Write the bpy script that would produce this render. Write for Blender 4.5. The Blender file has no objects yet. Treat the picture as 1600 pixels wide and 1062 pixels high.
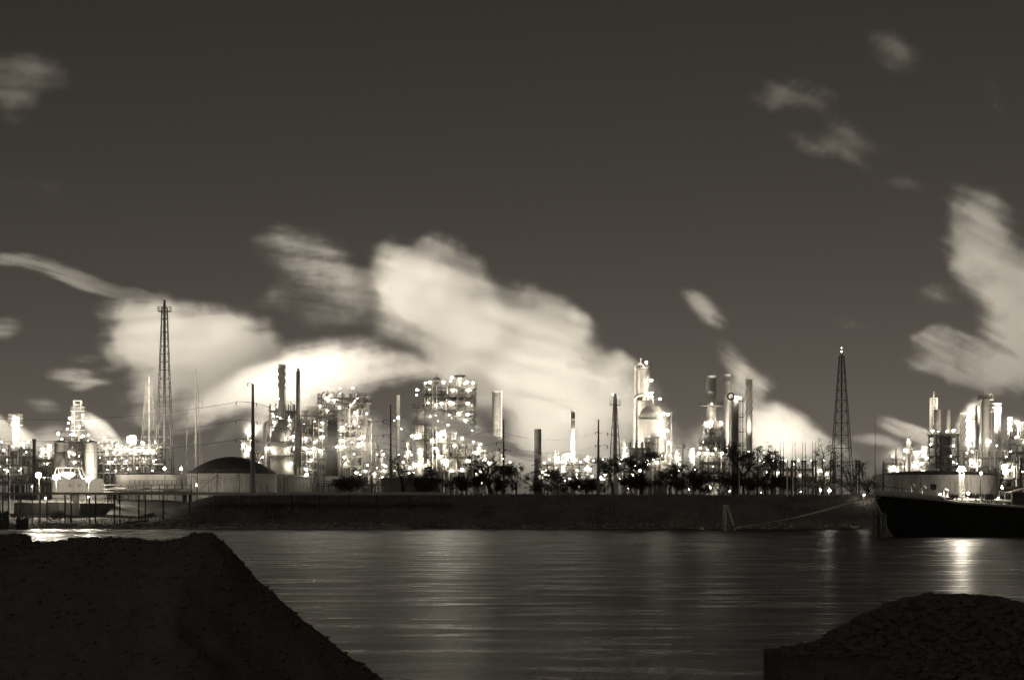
import bpy, math, random
from mathutils import Vector, Matrix
random.seed(11)
R = math.radians
sc = bpy.context.scene
col = sc.collection

# ------------------------------------------------------------------ camera
F, CX, HY, CZ = 3778.0, 800.0, 770.0, 9.0     # focal length in photo pixels, centre column, horizon row, eye height
cam = bpy.data.cameras.new('camera')
cam.sensor_width = 36.0
cam.lens = 36.0 * F / 1600.0
cam.shift_y = (HY - 531.0) / 1600.0
cam.clip_start = 0.5
cam.clip_end = 20000
camo = bpy.data.objects.new('camera', cam)
camo.location = (0, 0, CZ)
camo.rotation_euler = (R(90), 0, 0)
col.objects.link(camo)
sc.camera = camo

# ------------------------------------------------------------------ world, moon, exposure
SUN_EL, SUN_ROT = 35.0, 205.0
w = bpy.data.worlds.new('World')
sc.world = w
w.use_nodes = True
nt = w.node_tree
sky = nt.nodes.new('ShaderNodeTexSky')
sky.sky_type = 'NISHITA'
sky.sun_disc = False
sky.sun_elevation = R(SUN_EL)
sky.sun_rotation = R(SUN_ROT)
sky.air_density = 0.15
sky.dust_density = 0.3
sky.ozone_density = 1.0
bw = nt.nodes.new('ShaderNodeRGBToBW')
tint = nt.nodes.new('ShaderNodeMix')
tint.data_type = 'RGBA'
tint.blend_type = 'MULTIPLY'
tint.inputs[0].default_value = 1.0
tint.inputs[7].default_value = (1.0, 0.87, 0.73, 1)
bg = nt.nodes['Background']
bg.inputs['Strength'].default_value = 0.034
nt.links.new(sky.outputs[0], bw.inputs[0])
nt.links.new(bw.outputs[0], tint.inputs[6])
nt.links.new(tint.outputs[2], bg.inputs['Color'])
fill_sun = bpy.data.lights.new('fill_sun', 'SUN')  # unseen fill light, there to lift the dark foreground and levee
fill_sun.energy = 0.07
fill_sun.angle = R(10)
fill_sun.color = (1.0, 0.9, 0.76)
mo = bpy.data.objects.new('fill_sun', fill_sun)
mo.rotation_euler = (R(90 - SUN_EL), 0, R(-25))
col.objects.link(mo)
sc.view_settings.view_transform = 'Standard'
sc.view_settings.look = 'None'
sc.view_settings.exposure = 0.0
sc.view_settings.gamma = 1.0
sc.view_settings.use_curve_mapping = False
cy = sc.cycles
cy.use_denoising = True
try:
    cy.denoiser = 'OPENIMAGEDENOISE'
except Exception:
    pass
cy.max_bounces = 5
cy.diffuse_bounces = 2
cy.glossy_bounces = 2
cy.transmission_bounces = 2
cy.volume_bounces = 4
cy.transparent_max_bounces = 8
cy.sample_clamp_direct = 0.0
cy.sample_clamp_indirect = 2.0
cy.caustics_reflective = False
cy.caustics_refractive = False
cy.volume_step_rate = 2.0
cy.volume_max_steps = 256
cy.use_light_tree = True

LAMP_RGB = (1.0, 0.90, 0.73, 1)
LAMP_K = 95.0        # radiance of every lamp globe
FLOOD_W = 152000.0     # full power of the spots added on roofs to light the steam
STEAM_K = 1.45
WASH_W = 800.0        # shaded lamps throw this much onto the equipment behind them

# ------------------------------------------------------------------ pixel helpers
def X(px, D): return (px - CX) / F * D
def Z(py, D): return CZ + (HY - py) / F * D
def P(px, py, D): return (X(px, D), D, Z(py, D))
def M(n, D): return n * D / F                 # photo pixels to metres at distance D

# ------------------------------------------------------------------ materials
MATS = {}
def mat(name, base, var=0.25, scale=1.0, rough=0.7, metal=0.0, streak=False, bump=0.0, coords='Object', spec=0.3, dirt=0.0):
    m = bpy.data.materials.new(name)
    m.use_nodes = True
    t = m.node_tree
    b = t.nodes['Principled BSDF']
    tc = t.nodes.new('ShaderNodeTexCoord')
    mp = t.nodes.new('ShaderNodeMapping')
    t.links.new(tc.outputs[coords], mp.inputs[0])
    mp.inputs['Scale'].default_value = (scale, scale, scale * (0.12 if streak else 1.0))
    n = t.nodes.new('ShaderNodeTexNoise')
    n.inputs['Scale'].default_value = 1.0
    n.inputs['Detail'].default_value = 6
    n.inputs['Roughness'].default_value = 0.62
    t.links.new(mp.outputs[0], n.inputs['Vector'])
    r = t.nodes.new('ShaderNodeValToRGB')
    lo = tuple(c * (1 - var) for c in base)
    hi = tuple(min(1, c * (1 + var)) for c in base)
    r.color_ramp.elements[0].position = 0.3
    r.color_ramp.elements[1].position = 0.7
    r.color_ramp.elements[0].color = lo + (1,)
    r.color_ramp.elements[1].color = hi + (1,)
    t.links.new(n.outputs['Fac'], r.inputs[0])
    out = r.outputs[0]
    if dirt > 0:
        n2 = t.nodes.new('ShaderNodeTexNoise')
        mp2 = t.nodes.new('ShaderNodeMapping')
        mp2.inputs['Scale'].default_value = (0.55, 0.55, 0.05 if streak else 0.55)
        mp2.inputs['Location'].default_value = (7, 3, 1)
        t.links.new(tc.outputs[coords], mp2.inputs[0])
        t.links.new(mp2.outputs[0], n2.inputs['Vector'])
        n2.inputs['Detail'].default_value = 5
        rr = t.nodes.new('ShaderNodeMapRange')
        rr.inputs[1].default_value = 0.5
        rr.inputs[2].default_value = 0.72
        t.links.new(n2.outputs['Fac'], rr.inputs[0])
        mu = t.nodes.new('ShaderNodeMath')
        mu.operation = 'MULTIPLY'
        mu.inputs[1].default_value = dirt
        t.links.new(rr.outputs[0], mu.inputs[0])
        mx = t.nodes.new('ShaderNodeMix')
        mx.data_type = 'RGBA'
        mx.inputs[7].default_value = tuple(c * 0.25 for c in base) + (1,)
        t.links.new(mu.outputs[0], mx.inputs[0])
        t.links.new(out, mx.inputs[6])
        out = mx.outputs[2]
    t.links.new(out, b.inputs['Base Color'])
    b.inputs['Roughness'].default_value = rough
    b.inputs['Metallic'].default_value = metal
    b.inputs['Specular IOR Level'].default_value = spec
    if bump > 0:
        bp = t.nodes.new('ShaderNodeBump')
        bp.inputs['Strength'].default_value = bump
        bp.inputs['Distance'].default_value = 0.2
        t.links.new(n.outputs['Fac'], bp.inputs['Height'])
        t.links.new(bp.outputs[0], b.inputs['Normal'])
    MATS[name] = m
    return m

def g(v): return (v, v * 0.965, v * 0.90)
mat('pale_paint', g(0.52), 0.18, 0.6, 0.55, streak=True, dirt=0.5)
mat('white_paint', g(0.68), 0.14, 0.8, 0.5, streak=True, dirt=0.3)
mat('grey_steel', g(0.30), 0.3, 0.8, 0.55, streak=True, dirt=0.3)
mat('frame_steel', g(0.17), 0.35, 1.0, 0.6)
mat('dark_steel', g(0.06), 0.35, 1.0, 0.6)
mat('insulation', g(0.45), 0.2, 1.5, 0.4, dirt=0.4)
mat('concrete', g(0.34), 0.25, 0.5, 0.9, streak=True, bump=0.2, dirt=0.5)
mat('tank_plate', g(0.40), 0.25, 0.5, 0.7, streak=True, dirt=0.8)
mat('tank_dark', g(0.12), 0.3, 0.4, 0.7, streak=True, dirt=0.5)
mat('roof_dark', g(0.05), 0.3, 0.3, 0.8)
mat('black_hull', g(0.022), 0.3, 0.4, 0.75, bump=0.1, spec=0.15)
mat('bulwark_paint', g(0.5), 0.25, 0.8, 0.6, dirt=0.4)  # light paint, raised further to stand in for lamplight on the bow
mat('deck_paint', g(0.35), 0.3, 0.6, 0.6)
mat('coal', g(0.14), 0.14, 5.0, 0.95, bump=0.25, spec=0.1)
mat('gravel', g(0.12), 0.3, 9.0, 0.95, bump=0.5, spec=0.1)
mat('earth', g(0.15), 0.45, 0.12, 0.95, bump=0.4, spec=0.1)
mat('dry_grass', g(0.2), 0.5, 0.4, 0.95, spec=0.1)
mat('rock', g(0.32), 0.4, 0.8, 0.9, bump=0.3)
mat('bark', g(0.06), 0.4, 2.0, 0.9)
mat('leaf', (0.045, 0.045, 0.038), 0.5, 0.8, 0.8)
mat('timber', g(0.10), 0.4, 1.0, 0.9, streak=True)
mat('wire', g(0.04), 0.2, 1.0, 0.6)
mat('buoy_paint', g(0.6), 0.2, 2.0, 0.5)

m = bpy.data.materials.new('lamp_glow')
m.use_nodes = True
t = m.node_tree
t.nodes.remove(t.nodes['Principled BSDF'])
em = t.nodes.new('ShaderNodeEmission')
em.inputs['Color'].default_value = LAMP_RGB
em.inputs['Strength'].default_value = LAMP_K
t.links.new(em.outputs[0], t.nodes['Material Output'].inputs['Surface'])
MATS['lamp_glow'] = m
m = m.copy()
m.name = 'floodlight_glow'
[n for n in m.node_tree.nodes if n.type == 'EMISSION'][0].inputs['Strength'].default_value = LAMP_K * 3.2
MATS['floodlight_glow'] = m

m = bpy.data.materials.new('water')
m.use_nodes = True
t = m.node_tree
b = t.nodes['Principled BSDF']
b.inputs['Base Color'].default_value = (0.012, 0.011, 0.009, 1)
b.inputs['Roughness'].default_value = 0.16
b.inputs['IOR'].default_value = 1.33
b.inputs['Specular IOR Level'].default_value = 0.22
tc = t.nodes.new('ShaderNodeTexCoord')
hs = []
for sx, sy, k in ((0.38, 0.55, 0.36), (1.8, 2.8, 0.42), (0.05, 0.10, 0.28)):
    mp = t.nodes.new('ShaderNodeMapping')
    mp.inputs['Scale'].default_value = (sx, sy, 1)
    t.links.new(tc.outputs['Object'], mp.inputs[0])
    n = t.nodes.new('ShaderNodeTexNoise')
    n.inputs['Scale'].default_value = 1
    n.inputs['Detail'].default_value = 5
    t.links.new(mp.outputs[0], n.inputs['Vector'])
    mu = t.nodes.new('ShaderNodeMath')
    mu.operation = 'MULTIPLY'
    mu.inputs[1].default_value = k
    t.links.new(n.outputs['Fac'], mu.inputs[0])
    hs.append(mu)
a1 = t.nodes.new('ShaderNodeMath'); a1.operation = 'ADD'
a2 = t.nodes.new('ShaderNodeMath'); a2.operation = 'ADD'
t.links.new(hs[0].outputs[0], a1.inputs[0]); t.links.new(hs[1].outputs[0], a1.inputs[1])
t.links.new(a1.outputs[0], a2.inputs[0]); t.links.new(hs[2].outputs[0], a2.inputs[1])
bp = t.nodes.new('ShaderNodeBump')
bp.inputs['Strength'].default_value = 1.0
bp.inputs['Distance'].default_value = 0.45
t.links.new(a2.outputs[0], bp.inputs['Height'])
t.links.new(bp.outputs[0], b.inputs['Normal'])
mp = t.nodes.new('ShaderNodeMapping')
mp.inputs['Scale'].default_value = (0.07, 0.22, 1)
t.links.new(tc.outputs['Object'], mp.inputs[0])
n = t.nodes.new('ShaderNodeTexNoise')
n.inputs['Scale'].default_value = 1
n.inputs['Detail'].default_value = 4
t.links.new(mp.outputs[0], n.inputs['Vector'])
rr = t.nodes.new('ShaderNodeMapRange')
rr.inputs[1].default_value = 0.35; rr.inputs[2].default_value = 0.65
rr.inputs[3].default_value = 0.24; rr.inputs[4].default_value = 0.36
t.links.new(n.outputs['Fac'], rr.inputs[0])
t.links.new(rr.outputs[0], b.inputs['Roughness'])
MATS['water'] = m

m = bpy.data.materials.new('steam')
m.use_nodes = True
t = m.node_tree
t.nodes.remove(t.nodes['Principled BSDF'])
pv = t.nodes.new('ShaderNodeVolumePrincipled')
pv.inputs['Color'].default_value = (0.96, 0.96, 0.96, 1)
pv.inputs['Density'].default_value = 1.0
pv.inputs['Anisotropy'].default_value = 0.1
t.links.new(pv.outputs[0], t.nodes['Material Output'].inputs['Volume'])
MATS['steam'] = m

# ------------------------------------------------------------------ mesh builder (world coordinates)
class MB:
    def __init__(s):
        s.v, s.f, s.mi, s.cur = [], [], [], 0
    def face(s, idx):
        s.f.append(idx); s.mi.append(s.cur)
    def box(s, c, d, rz=0.0):
        n = len(s.v)
        ca, sa = math.cos(rz), math.sin(rz)
        for k in (-.5, .5):
            for j in (-.5, .5):
                for i in (-.5, .5):
                    x, y = i * d[0], j * d[1]
                    s.v.append((c[0] + x * ca - y * sa, c[1] + x * sa + y * ca, c[2] + k * d[2]))
        for q in ((0, 2, 3, 1), (4, 5, 7, 6), (0, 1, 5, 4), (2, 6, 7, 3), (0, 4, 6, 2), (1, 3, 7, 5)):
            s.face([n + i for i in q])
        return s
    def tube(s, pts, r, n=6, r1=None, caps=True):
        pts = [Vector(p) for p in pts]
        L = len(pts)
        base = len(s.v)
        up = Vector((0, 0, 1))
        for i, p in enumerate(pts):
            d = (pts[min(i + 1, L - 1)] - pts[max(i - 1, 0)])
            if d.length < 1e-9: d = Vector((0, 0, 1))
            d.normalize()
            ref = Vector((0, 1, 0)) if abs(d.z) > 0.9 else up
            a = d.cross(ref).normalized()
            bb = d.cross(a)
            rr = r if r1 is None else r + (r1 - r) * i / max(1, L - 1)
            for k in range(n):
                th = 2 * math.pi * (k + .5) / n
                s.v.append(tuple(p + a * rr * math.cos(th) + bb * rr * math.sin(th)))
        for i in range(L - 1):
            for k in range(n):
                a0 = base + i * n + k; b0 = base + i * n + (k + 1) % n
                s.face([a0, b0, b0 + n, a0 + n])
        if caps:
            s.face([base + k for k in range(n)])
            s.face([base + (L - 1) * n + k for k in range(n)][::-1])
        return s
    def lathe(s, c, prof, n=24, axis='z', capb=True, capt=True):
        base = len(s.v)
        for r, h in prof:
            for k in range(n):
                th = 2 * math.pi * k / n
                x, y = r * math.cos(th), r * math.sin(th)
                if axis == 'z': q = (c[0] + x, c[1] + y, c[2] + h)
                elif axis == 'x': q = (c[0] + h, c[1] + x, c[2] + y)
                else: q = (c[0] + x, c[1] + h, c[2] + y)
                s.v.append(q)
        L = len(prof)
        for i in range(L - 1):
            for k in range(n):
                a0 = base + i * n + k; b0 = base + i * n + (k + 1) % n
                s.face([a0, b0, b0 + n, a0 + n])
        if capb: s.face([base + k for k in range(n)][::-1])
        if capt: s.face([base + (L - 1) * n + k for k in range(n)])
        return s
    def ico(s, c, r, sub=0, sc3=(1, 1, 1), jit=0.0):
        ph = (1 + 5 ** .5) / 2
        vs = [(-1, ph, 0), (1, ph, 0), (-1, -ph, 0), (1, -ph, 0), (0, -1, ph), (0, 1, ph), (0, -1, -ph), (0, 1, -ph), (ph, 0, -1), (ph, 0, 1), (-ph, 0, -1), (-ph, 0, 1)]
        vs = [Vector(v).normalized() for v in vs]
        fs = [(0, 11, 5), (0, 5, 1), (0, 1, 7), (0, 7, 10), (0, 10, 11), (1, 5, 9), (5, 11, 4), (11, 10, 2), (10, 7, 6), (7, 1, 8), (3, 9, 4), (3, 4, 2), (3, 2, 6), (3, 6, 8), (3, 8, 9), (4, 9, 5), (2, 4, 11), (6, 2, 10), (8, 6, 7), (9, 8, 1)]
        for _ in range(sub):
            cache = {}; nf = []
            def mid(i, j):
                k = (min(i, j), max(i, j))
                if k not in cache:
                    vs.append(((vs[i] + vs[j]) / 2).normalized()); cache[k] = len(vs) - 1
                return cache[k]
            for a, b2, c2 in fs:
                ab, bc, ca = mid(a, b2), mid(b2, c2), mid(c2, a)
                nf += [(a, ab, ca), (b2, bc, ab), (c2, ca, bc), (ab, bc, ca)]
            fs = nf
        n = len(s.v)
        for v in vs:
            k = r * (1 + random.uniform(-jit, jit))
            s.v.append((c[0] + v.x * k * sc3[0], c[1] + v.y * k * sc3[1], c[2] + v.z * k * sc3[2]))
        for q in fs: s.face([n + i for i in q])
        return s
    def rail(s, pts, h=1.1, r=0.05, step=2.2, mid=True):
        for a, b2 in zip(pts[:-1], pts[1:]):
            a = Vector(a); b2 = Vector(b2)
            s.tube([a + Vector((0, 0, h)), b2 + Vector((0, 0, h))], r, 4)
            if mid: s.tube([a + Vector((0, 0, h * .5)), b2 + Vector((0, 0, h * .5))], r * .8, 4)
            k = max(1, int((b2 - a).length / step))
            for i in range(k + 1):
                p = a.lerp(b2, i / k)
                s.tube([p - Vector((0, 0, .05)), p + Vector((0, 0, h))], r, 4)
        return s
    def build(s, name, mats, parent=None, smooth=False, origin=None):
        me = bpy.data.meshes.new(name)
        o0 = Vector(origin) if origin is not None else (Vector(parent['org']) if parent is not None else Vector((0, 0, 0)))
        me.from_pydata([(v[0] - o0.x, v[1] - o0.y, v[2] - o0.z) for v in s.v], [], s.f)
        if isinstance(mats, str): mats = [mats]
        for q in mats: me.materials.append(MATS[q])
        if len(mats) > 1: me.polygons.foreach_set('material_index', s.mi)
        if smooth:
            me.polygons.foreach_set('use_smooth', [len(q) <= 4 for q in s.f])
        me.update()
        o = bpy.data.objects.new(name, me)
        col.objects.link(o)
        if parent is not None:
            o.parent = parent
            o['org'] = tuple(parent['org'])
        else:
            o.location = o0
            o['org'] = tuple(o0)
        return o

def tag(o, label=None, cat=None, group=None, kind=None):
    if label: o['label'] = label
    if cat: o['category'] = cat
    if group: o['group'] = group
    if kind: o['kind'] = kind
    return o
def thing(name, label, cat, loc, group=None):
    o = bpy.data.objects.new(name, None)
    o.empty_display_size = 0.5
    o.location = loc
    o['org'] = tuple(loc)
    col.objects.link(o)
    return tag(o, label, cat, group)
def share(o, loc_world, scale=None, rz=0.0, parent=None):
    """another object on the same mesh data"""
    c = bpy.data.objects.new(o.name.split('.')[0], o if isinstance(o, bpy.types.Mesh) else o.data)
    col.objects.link(c)
    if parent is not None:
        c.parent = parent
        g0 = Vector(parent['org'])
        c['org'] = tuple(parent['org'])
        c.location = Vector(loc_world) - g0
    else:
        c.location = loc_world
    c.rotation_euler = (0, 0, rz)
    if scale: c.scale = scale if isinstance(scale, (tuple, list)) else (scale,) * 3
    return c

GZ = 5.0     # plant ground level behind the levee

# lamp meshes, unit size: globe of radius 1 with a hood and a bracket reaching back
def lamp_mesh(arm, glow='lamp_glow'):
    q = MB()
    q.ico((0, 0, 0), 1.0, 1)
    q.cur = 1
    q.lathe((0, 0, .78), [(1.0, 0), (.55, .4), (.1, .5)], 8)
    q.tube([(0, 0, 1.2), (0, arm * .5, 1.35), (0, arm, .9)], .16, 5)
    me = bpy.data.meshes.new('lamp')
    me.from_pydata(q.v, [], q.f)
    me.materials.append(MATS[glow]); me.materials.append(MATS['frame_steel'])
    me.polygons.foreach_set('material_index', q.mi)
    me.polygons.foreach_set('use_smooth', [True] * len(q.f))
    return me
LAMP_ME = lamp_mesh(4.0)
FLOOD_ME = lamp_mesh(4.0, 'floodlight_glow')
SIZES = {'T': .07, 'S': .12, 'M': .20, 'L': .33, 'X': .72}
def beam(root, p, power, aim, size=165):
    sl = bpy.data.lights.new('lamp_beam', 'SPOT')
    sl.energy = power
    sl.color = LAMP_RGB[:3]
    sl.spot_size = R(size)
    sl.spot_blend = 1.0
    sl.shadow_soft_size = .25
    so = bpy.data.objects.new('lamp_beam', sl)
    col.objects.link(so)
    so.parent = root
    so.location = Vector(p) - Vector(root['org'])
    so.rotation_euler = Vector(aim).to_track_quat('-Z', 'Y').to_euler()
def lamp(root, px, py, D, s='M', n='lamp', strong=False, wash=True):
    r = SIZES[s] if isinstance(s, str) else s
    p = P(px, py, D)
    if wash and r > .19: beam(root, Vector(p) + Vector((0, 1.1 * r, -.2 * r)), WASH_W * (r / .3) ** 2, (0, 1, -.1))
    o = bpy.data.objects.new(n, FLOOD_ME if strong else LAMP_ME)
    col.objects.link(o)
    o.parent = root
    o.location = Vector(p) - Vector(root['org'])
    o.scale = (r, r, r)
    return o

def added_flood(root, p, power=1.0, r=.16, aim=(-.15, 1, .85)):  # added source with a small globe, no lamp known at these spots
    '''light added on a roof'''
    o = bpy.data.objects.new('added_floodlight', LAMP_ME)
    col.objects.link(o)
    o.parent = root
    o.location = Vector(p) - Vector(root['org'])
    o.scale = (r, r, r)
    o.rotation_euler = (R(180), 0, 0)
    sl = bpy.data.lights.new('added_flood_beam', 'SPOT')
    sl.energy = FLOOD_W * power
    sl.color = LAMP_RGB[:3]
    sl.spot_size = R(118)
    sl.spot_blend = 1.0
    sl.shadow_soft_size = .3
    so = bpy.data.objects.new('added_flood_beam', sl)
    col.objects.link(so)
    so.parent = root
    so.location = Vector(p) - Vector(root['org']) + Vector((0, .1, 1.3 * r))
    so.rotation_euler = Vector(aim).to_track_quat('-Z', 'Y').to_euler()
    return o

# ================================================================== SETTING
def lerp_tab(tab, x):
    if x <= tab[0][0]: return tab[0][1]
    for (a, b2), (c, d) in zip(tab[:-1], tab[1:]):
        if x <= c: return b2 + (d - b2) * (x - a) / (c - a)
    return tab[-1][1]
def hash1(i): 
    v = math.sin(i * 127.1 + 11.7) * 43758.5453
    return v - math.floor(v)
def vnoise(x, seed=0):
    i = math.floor(x); f_ = x - i; f_ = f_ * f_ * (3 - 2 * f_)
    return hash1(i + seed * 57) * (1 - f_) + hash1(i + 1 + seed * 57) * f_
from mathutils import noise as mnoise
def fbm(x, y, s=1.0, o=4):
    return mnoise.fractal(Vector((x * s, y * s, 0.37)), 1.0, 2.0, o)

LEVEE = [(-400, 5.5), (40, 5.5), (58, -3), (590, -3), (607, 0.0), (609, 0.5), (628, 8.3), (636, 8.35), (652, 5.0), (9000, 5.0)]
SHORE = [(-400, 5.5), (40, 5.5), (58, -3), (590, -3), (607, 0.0), (612, 0.9), (640, 2.4), (642, 2.6), (656, 7.0), (662, 7.2), (672, 5.0), (9000, 5.0)]
def ground_z(x, y):
    k = min(1, max(0, (x + 98) / 22.0)); k = k * k * (3 - 2 * k)
    z = lerp_tab(SHORE, y) * (1 - k) + lerp_tab(LEVEE, y) * k
    if 600 < y < 680:
        z += 0.22 * fbm(x, y, 0.22) * min(1, max(0, (y - 606) / 3))
    return z
xs = [-3500, -1500, -700, -350] + [-200 + 1.6 * i for i in range(251)] + [350, 700, 1500, 3500]
ys = [-400, -50, 0, 20, 38, 42, 46, 50, 54, 58, 200, 400, 560, 585, 596, 603] + [606 + 1.2 * i for i in range(58)] + [690, 740, 800, 900, 1100, 1500, 2500, 4500, 9000]
q = MB()
for y in ys:
    for x in xs: q.v.append((x, y, ground_z(x, y)))
nx = len(xs)
for j in range(len(ys) - 1):
    for i in range(nx - 1):
        a = j * nx + i
        q.face([a, a + 1, a + nx + 1, a + nx])
tag(q.build('ground', 'earth', smooth=True), kind='structure')
q = MB()
q.v += [(-3500, 46, 0), (3500, 46, 0), (3500, 609, 0), (-3500, 609, 0)]
q.face([0, 1, 2, 3])
tag(q.build('river_water', 'water'), kind='structure')

# dry grass and brush on the levee face: uncountable
q = MB()
for i in range(26000):
    x = random.uniform(-135, 140); y = random.uniform(610, 634)
    if x < -78 and random.random() < .75: continue
    z = ground_z(x, y)
    big = random.random() < .06
    h = random.uniform(.3, .9) * (2.2 if big else 1); a = random.uniform(0, 3.14); wd = random.uniform(.04, .1) * (1.5 if big else 1)
    lx, ly = random.uniform(-.25, .25) * h, random.uniform(-.2, .2) * h
    n = len(q.v)
    q.v += [(x - wd * math.cos(a), y - wd * math.sin(a), z - .05), (x + wd * math.cos(a), y + wd * math.sin(a), z - .05), (x + lx, y + ly, z + h)]
    q.face([n, n + 1, n + 2])
o = q.build('levee_grass', 'dry_grass')
tag(o, 'dry grass and brush covering the dark levee face', 'grass', kind='stuff')
# stones along the far waterline
q = MB()
for i in range(1500):
    u = random.random()
    px = u * 640 if random.random() < .8 else 640 + u * 760
    D = 607 + random.random() ** 1.6 * (10 if px < 300 else 4)
    x = X(px, D); z = ground_z(x, D)
    r = random.uniform(.12, .42)
    q.ico((x, D, z + r * .2), r, 0, (1.5, 1, .6), .25)
o = q.build('shore_stones', 'rock')
tag(o, 'pale loose stones scattered along the far waterline', 'stones', kind='stuff')

# ================================================================== FOREGROUND PILES
def heap(name, label, cat, D, ridge, slope, ny, halfdepth, x0, x1, nxs, matname, bumpy, drop, wallx=None):
    rq = MB()
    for j in range(ny):
        v = -1 + 2 * j / (ny - 1)
        y = D + v * halfdepth
        for i in range(nxs):
            px = x0 + (x1 - x0) * i / (nxs - 1)
            x = X(px, D)
            d = abs(y - D)
            zt = Z(lerp_tab(ridge, px + 90 * min(1, d / 1.2) * fbm(x, y, .45, 3)), D)
            z = zt - slope * (math.sqrt(d * d + .25) - .5)
            z += bumpy * fbm(x, y, 2.2, 5) + bumpy * .5 * fbm(x + 9, y, 7.0, 3)
            rq.v.append((x, y, max(z, 5.35)))
    for j in range(ny - 1):
        for i in range(nxs - 1):
            a = j * nxs + i
            rq.face([a, a + 1, a + nxs + 1, a + nxs])
    o = rq.build(name, matname, smooth=True)
    tag(o, label, cat)
    return o
RIDGE_L = [(-900, 800), (-300, 838), (0, 836), (34, 834), (44, 838), (50, 846), (70, 849), (90, 846), (115, 841), (150, 840), (215, 842), (245, 848), (275, 843), (300, 835), (318, 832), (334, 836), (352, 850), (372, 870), (400, 903), (440, 938), (480, 972), (520, 1005), (560, 1036), (600, 1062), (680, 1125), (900, 1140)]
cp = heap('coal_pile', 'long black coal heap with a sharp right-hand slope on the near bank', 'coal pile', 34, RIDGE_L, .8, 61, 4.2, -900, 900, 420, 'coal', .022, 0)
q = MB()
for i in range(7000):
    px = random.uniform(-40, 640); y = 34 + random.gauss(0, .5) if i % 2 else 34 + random.uniform(-3.5, .3)
    x = X(px, 34); d = abs(y - 34)
    z = Z(lerp_tab(RIDGE_L, px + 90 * min(1, d / 1.2) * fbm(x, y, .45, 3)), 34) - .8 * (math.sqrt(d * d + .25) - .5) + .022 * fbm(x, y, 2.2, 5) + .011 * fbm(x + 9, y, 7, 3)
    r = .0055 / (random.random() + .13)
    q.ico((x, y, z + r * .15), r, 0, (1.2, 1, .8), .3)
q.build('coal_lumps', 'coal', cp)['kind'] = 'stuff'
RIDGE_R = [(1196, 1018), (1202, 1018), (1240, 1017), (1265, 1013), (1285, 1003), (1310, 990), (1335, 976), (1370, 957), (1410, 945), (1450, 938), (1500, 936), (1540, 937), (1575, 944), (1600, 952), (1700, 990), (2000, 1100), (2300, 1200)]
GD = 22.0
gp = heap('gravel_pile', 'rounded gravel heap with pebbly crest on the near bank beside a retaining block', 'gravel pile', GD, RIDGE_R, .75, 61, 3.0, 1214, 2300, 260, 'gravel', .02, 0)
q = MB()
pts = 0
for i in range(9000):
    px = random.uniform(1222, 1720); y = GD + random.uniform(-1.6, .5)
    x = X(px, GD); d = abs(y - GD)
    z = Z(lerp_tab(RIDGE_R, px + 90 * min(1, d / 1.2) * fbm(x, y, .45, 3)), GD) - .75 * (math.sqrt(d * d + .25) - .5) + .02 * fbm(x, y, 2.2, 5) + .01 * fbm(x + 9, y, 7, 3)
    r = .007 / (random.random() ** 1.2 + .11)
    q.ico((x, y, z + r * .3), r, 0, (1.2, 1, .8), .25)
o = q.build('pebbles', 'gravel', gp)
o['kind'] = 'stuff'
# retaining block whose sharp end closes the gravel heap
r0 = thing('retaining_wall', 'low dark concrete wall end holding back the gravel heap', 'wall', (X(1217, GD), GD - .2, 5.45))
zt = Z(1018, GD)
for k in range(4):
    zz = 5.45 + (zt - 5.45) * (k + .5) / 4
    hh = (zt - 5.45) / 4
    q = MB().box((X(1201, GD) + 1.2, GD - .2, zz), (2.4 - .01 * k, 1.6, hh - .012))
    q.build('concrete_block', 'gravel', r0)
# grass stalks on the near bank
for px, py0, lean in ((1012, 1027, .02), (1031, 1040, -.01), (979, 1022, .01), (911, 1032, -.02), (922, 1045, .02), (812, 1048, .01), (1033, 1050, .03), (960, 1050, .0)):
    D = 30 + random.uniform(-1.5, 1.5)
    x = X(px, D); zt = Z(py0, D)
    q = MB().tube([(x + lean * 3, D, 5.4), (x + lean, D, (5.4 + zt) / 2 + .2), (x, D, zt)], .008, 4, .003)
    for k in range(4):
        zz = 5.6 + (zt - 5.6) * (k + 1) / 5
        sg = 1 if k % 2 else -1
        q.tube([(x + lean, D, zz), (x + lean + sg * .12, D, zz + .22), (x + lean + sg * .3, D + .05, zz + .25)], .006, 3, .002)
    tag(q.build('grass_stalk', 'dry_grass', origin=(x, D, 5.4)), 'thin dry grass stalk rising from the near bank against the river', 'grass stalk', 'grass stalks on the near bank')

# ================================================================== PROCESS EQUIPMENT BUILDERS
def cyl_prof(r, z0, z1, head='dome', hd=None):
    h = r * .5 if hd is None else hd
    if head == 'dome':
        return [(r, z0), (r, z1 - h)] + [(r * math.cos(a), z1 - h + h * math.sin(a)) for a in (.35, .7, 1.05, 1.35)] + [(.02, z1)]
    return [(r, z0), (r, z1)]
def ring_platform(root, c, r, z, wd=1.1, arc=(0, 360), mt='frame_steel'):
    q = MB()
    n = 20
    a0, a1 = R(arc[0]), R(arc[1])
    b0 = len(q.v)
    for i in range(n + 1):
        a = a0 + (a1 - a0) * i / n
        for rr, zz in ((r, -.1), (r + wd, -.1), (r + wd, .1), (r, .1)):
            q.v.append((c[0] + rr * math.cos(a), c[1] + rr * math.sin(a), z + zz))
    for i in range(n):
        for k in range(4):
            a = b0 + i * 4 + k; b2 = b0 + i * 4 + (k + 1) % 4
            q.face([a, b2, b2 + 4, a + 4])
    o = q.build('platform', mt, root)
    rl = MB()
    pts = [(c[0] + (r + wd - .06) * math.cos(a0 + (a1 - a0) * i / 14), c[1] + (r + wd - .06) * math.sin(a0 + (a1 - a0) * i / 14), z + .1) for i in range(15)]
    rl.rail(pts, 1.15, .055, 3)
    rl.build('railing', mt, o)
    return o
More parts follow.
